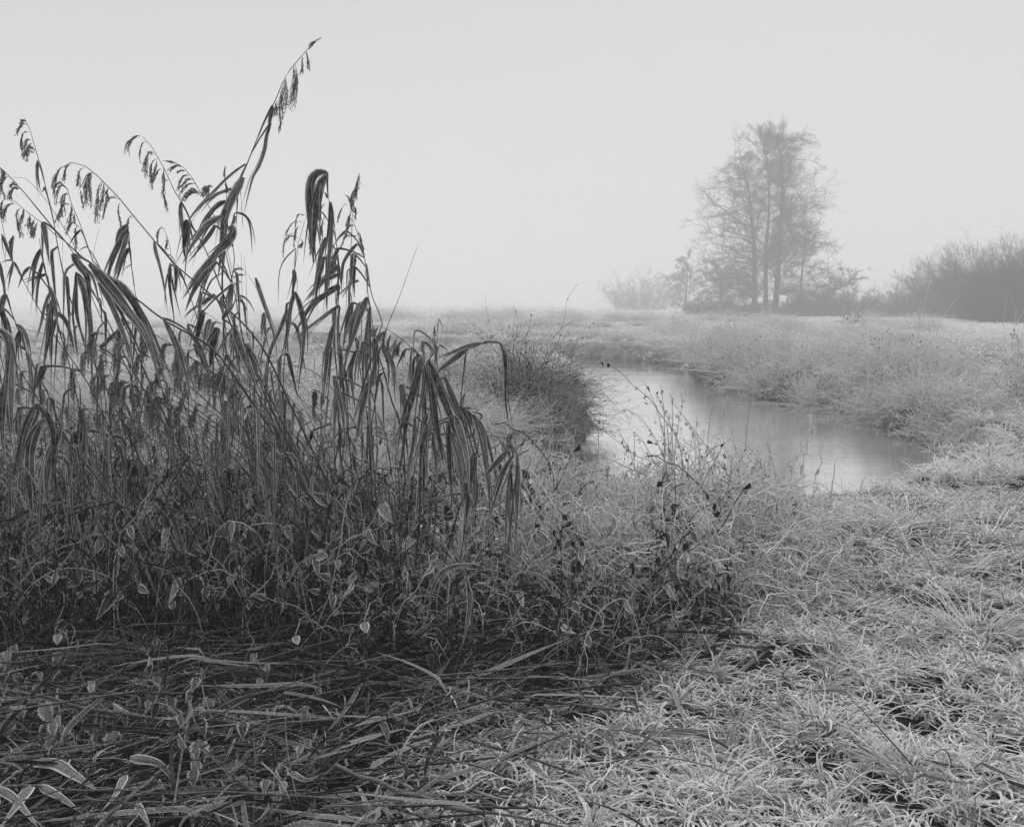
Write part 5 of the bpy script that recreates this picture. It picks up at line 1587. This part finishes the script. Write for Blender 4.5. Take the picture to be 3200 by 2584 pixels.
def build_trees():
    Y = 88.0 * TS; s = Y / F
    def at(x, y, Yd=Y):
        u, v = px('E', x, y); p = pnt(u, v, Yd); return p
    def trunkpts(q, Yd=Y):
        P = [at(q[i], q[i + 1], Yd) for i in range(0, len(q), 2)]
        x0 = P[0][0]; z0 = gz(x0, Yd)
        return (x0, Yd, z0), [(p[0] - x0, 0.25 * math.sin(k * 1.3), p[2] - z0) for k, p in enumerate(P)]
    b, tr = trunkpts([862, 985, 860, 940, 858, 700, 845, 560, 830, 400, 800, 260, 778, 215])
    tr[0] = (tr[0][0], 0, -0.1)
    tree('alder_tree', 'left alder of the foggy clump, forked trunk with branches reaching left', b, tr, .30, -.75, 125,
         lambda f, a: (4.6 * max(0, 1 - ((f - .42) / .70) ** 2) + 1.1) * (1.0 if math.cos(a) < 0 else .5), 11, tw=1.0, leafy=1.7)
    b, tr = trunkpts([918, 985, 915, 940, 912, 700, 925, 450, 920, 300, 900, 150, 890, 62], 90.0 * TS)
    tr[0] = (tr[0][0], 0, -0.1)
    tree('alder_tree', 'middle alder of the foggy clump with the topmost tip', b, tr, .25, 0, 110,
         lambda f, a: 2.4 * (1 - f) ** .6 + 1.5, 12, tw=1.0, leafy=.8, low=.25)
    b, tr = trunkpts([955, 985, 960, 940, 975, 700, 985, 450, 985, 250, 975, 150, 1005, 85], 87.0 * TS)
    tr[0] = (tr[0][0], 0, -0.1)
    tree('alder_tree', 'right alder of the foggy clump with long branches to the right', b, tr, .30, .8, 130,
         lambda f, a: (4.2 * max(0, 1 - ((f - .44) / .64) ** 2) + .8) * (1.0 if math.cos(a) > 0 else .45), 13, tw=1.0, leafy=1.7)
    b, tr = trunkpts([1082, 985, 1080, 900, 1088, 750, 1100, 600, 1105, 500], 86.0 * TS)
    tree('young_alder', 'slender young alder at the right flank of the foggy clump', b, tr, .14, .3, 46, lambda f, a: 4.2 * (1 - f) ** .6 + .8, 14, leafy=.5, low=.1)
    b, tr = trunkpts([1180, 985, 1200, 880, 1270, 840, 1330, 800], 85.0 * TS)
    tree('leaning_tree', 'low tree leaning right beside the foggy alder clump', b, tr, .14, .6, 46, lambda f, a: 3.4 * (1 - f * .5), 15, leafy=.4, low=.15)
    b, tr = trunkpts([700, 985, 700, 900, 690, 820, 680, 730], 89.0 * TS)
    tree('young_alder', 'low branching sapling at the left foot of the alder clump', b, tr, .12, -.2, 46, lambda f, a: 3.6 * (1 - f) ** .4 + .8, 16, leafy=.4, low=.1)
    # faint ones far off
    x, yd = at(525, 960, 150)[0], 150.0
    tree('far_tree', 'faint slim tree far off left of the alder clump', (x, yd, gz(x, yd)), [(0, 0, -.1), (.1, 0, 3), (.3, 0, 6), (.2, 0, 8.5)], .2, 0, 40, lambda f, a: 3.0 * (1 - f) ** .6 + .9, 17, leafy=.3, twr=.016)
    x, yd = at(310, 950, 185)[0], 185.0
    thicket('far_bush', 'faint domed bush far off in the fog', (x, yd, gz(x, yd)), 18.0, 8.8, 21, 150, .8, twr=.02)
    # scrub at the foot of the clump
    for i, (dx, W, H, Yd, lb) in enumerate([(760, 6, 3.0, 84, 'grey scrub left under the alder clump'), (880, 7, 2.6, 83, 'grey scrub before the alder trunks'), (1010, 8, 3.2, 84, 'dark scrub right of the alder trunks'),
                                          (1200, 8, 4.6, 83, 'dark thorn scrub right of the alder clump'), (1300, 6, 4.8, 82, 'tall thorn scrub below the leaning tree'), (1470, 7, 3.6, 80, 'isolated dark bush between the clump and the hedge'),
                                          (640, 6, 3.2, 86, 'grey scrub at the far left foot of the clump'), (1130, 5, 5, 85, 'twiggy scrub around the slender alder'), (1560, 5, 2.2, 78, 'low scrub left of the hedge foot')]):
        Yd *= TS; x = at(dx, 960, Yd)[0]
        thicket('scrub_bush', lb, (x, Yd, gz(x, Yd) - .1), W * TS, H * TS * .62, 30 + i, 90, 1.0, 'scrub at the foot of the trees', twr=.011)
    # the big bushes at the right, nearest and darkest at the picture edge
    for i, (dx, top, W, Yd, lb) in enumerate([(1570, 790, 6.5, 100, 'left end bush of the right hand bush row'), (1690, 690, 8, 92, 'rounded bush second from the left in the right row'), (1830, 650, 9, 82, 'broad bush in the middle of the right row'),
                                            (1950, 590, 9.5, 74, 'tall bush right of the middle in the right row'), (2080, 570, 9.5, 67, 'tallest dark bush of the right row'), (2200, 600, 9, 62, 'darkest bush cut by the right picture edge'),
                                            (2330, 590, 10, 62, 'bush at the very right edge behind the darkest one'), (1760, 850, 7, 80, 'lower front bush of the right row'), (2010, 810, 8, 70, 'lower front bush before the tallest dark bush'), (2130, 790, 8, 61, 'lowest dark front bush at the right edge')]):
        Yd *= TS; W *= TS; u, v = px('E', dx, top); x = (u - 512) / F * Yd; z = gz(x, Yd)
        H = 1.08 * (CAMH - (v - HOR) / F * Yd - z)
        thicket('big_bush', lb, (x, Yd, z - .1), W, H, 50 + i, 190 if dx > 1800 else 90, 1.25 if dx > 1800 else .8, 'row of big bushes at the right', twr=.011)
    for i, (dx, Yd) in enumerate([(1760, 76), (1860, 72), (1960, 68), (2060, 64), (2150, 60)]):
        Yd *= TS; x = at(dx, 1000, Yd)[0]
        thicket('hedge_foot', 'low dark undergrowth at the foot of the right bushes', (x, Yd, gz(x, Yd) - .1), 5.5, 1.1, 80 + i, 90, 1.2, 'dark undergrowth along the bush row', twr=.02)

def build_extra_nettles():
    roots = [o for o in COL.objects if o.name.startswith('nettle') and o.parent is None and o.get('group') == 'tall nettles among the reeds']
    k = 0
    for n, xr, yr in ((24, (-2.9, -0.5), (4.3, 6.6)), (8, (-0.6, .1), (4.6, 5.4))):
        for i in range(n):
            x = rng.uniform(*xr); y = rng.uniform(*yr)
            if xr[0] > -1 and y < 5.3 and x > .8: continue
            o = roots[int(rng.integers(0, len(roots)))]
            if xr[0] < -1 and y > 6: sc = 1.1
            sc = rng.uniform(.6, 1.05)
            copy_tree(o, (x, y, gz(x, y)), rng.uniform(0, 6.28), sc, 'frosted nettle in the tangle under the reeds', 'nettles tangled under the reeds')

build_ground(); build_river(); build_grass(); build_litter(); build_stalks(); build_undergrowth()
build_clumps(); build_trees(); build_reeds(); build_thin_reeds(); build_fallen(); build_nettles(); build_extra_nettles(); build_bush(); build_tangle()
build_haze()
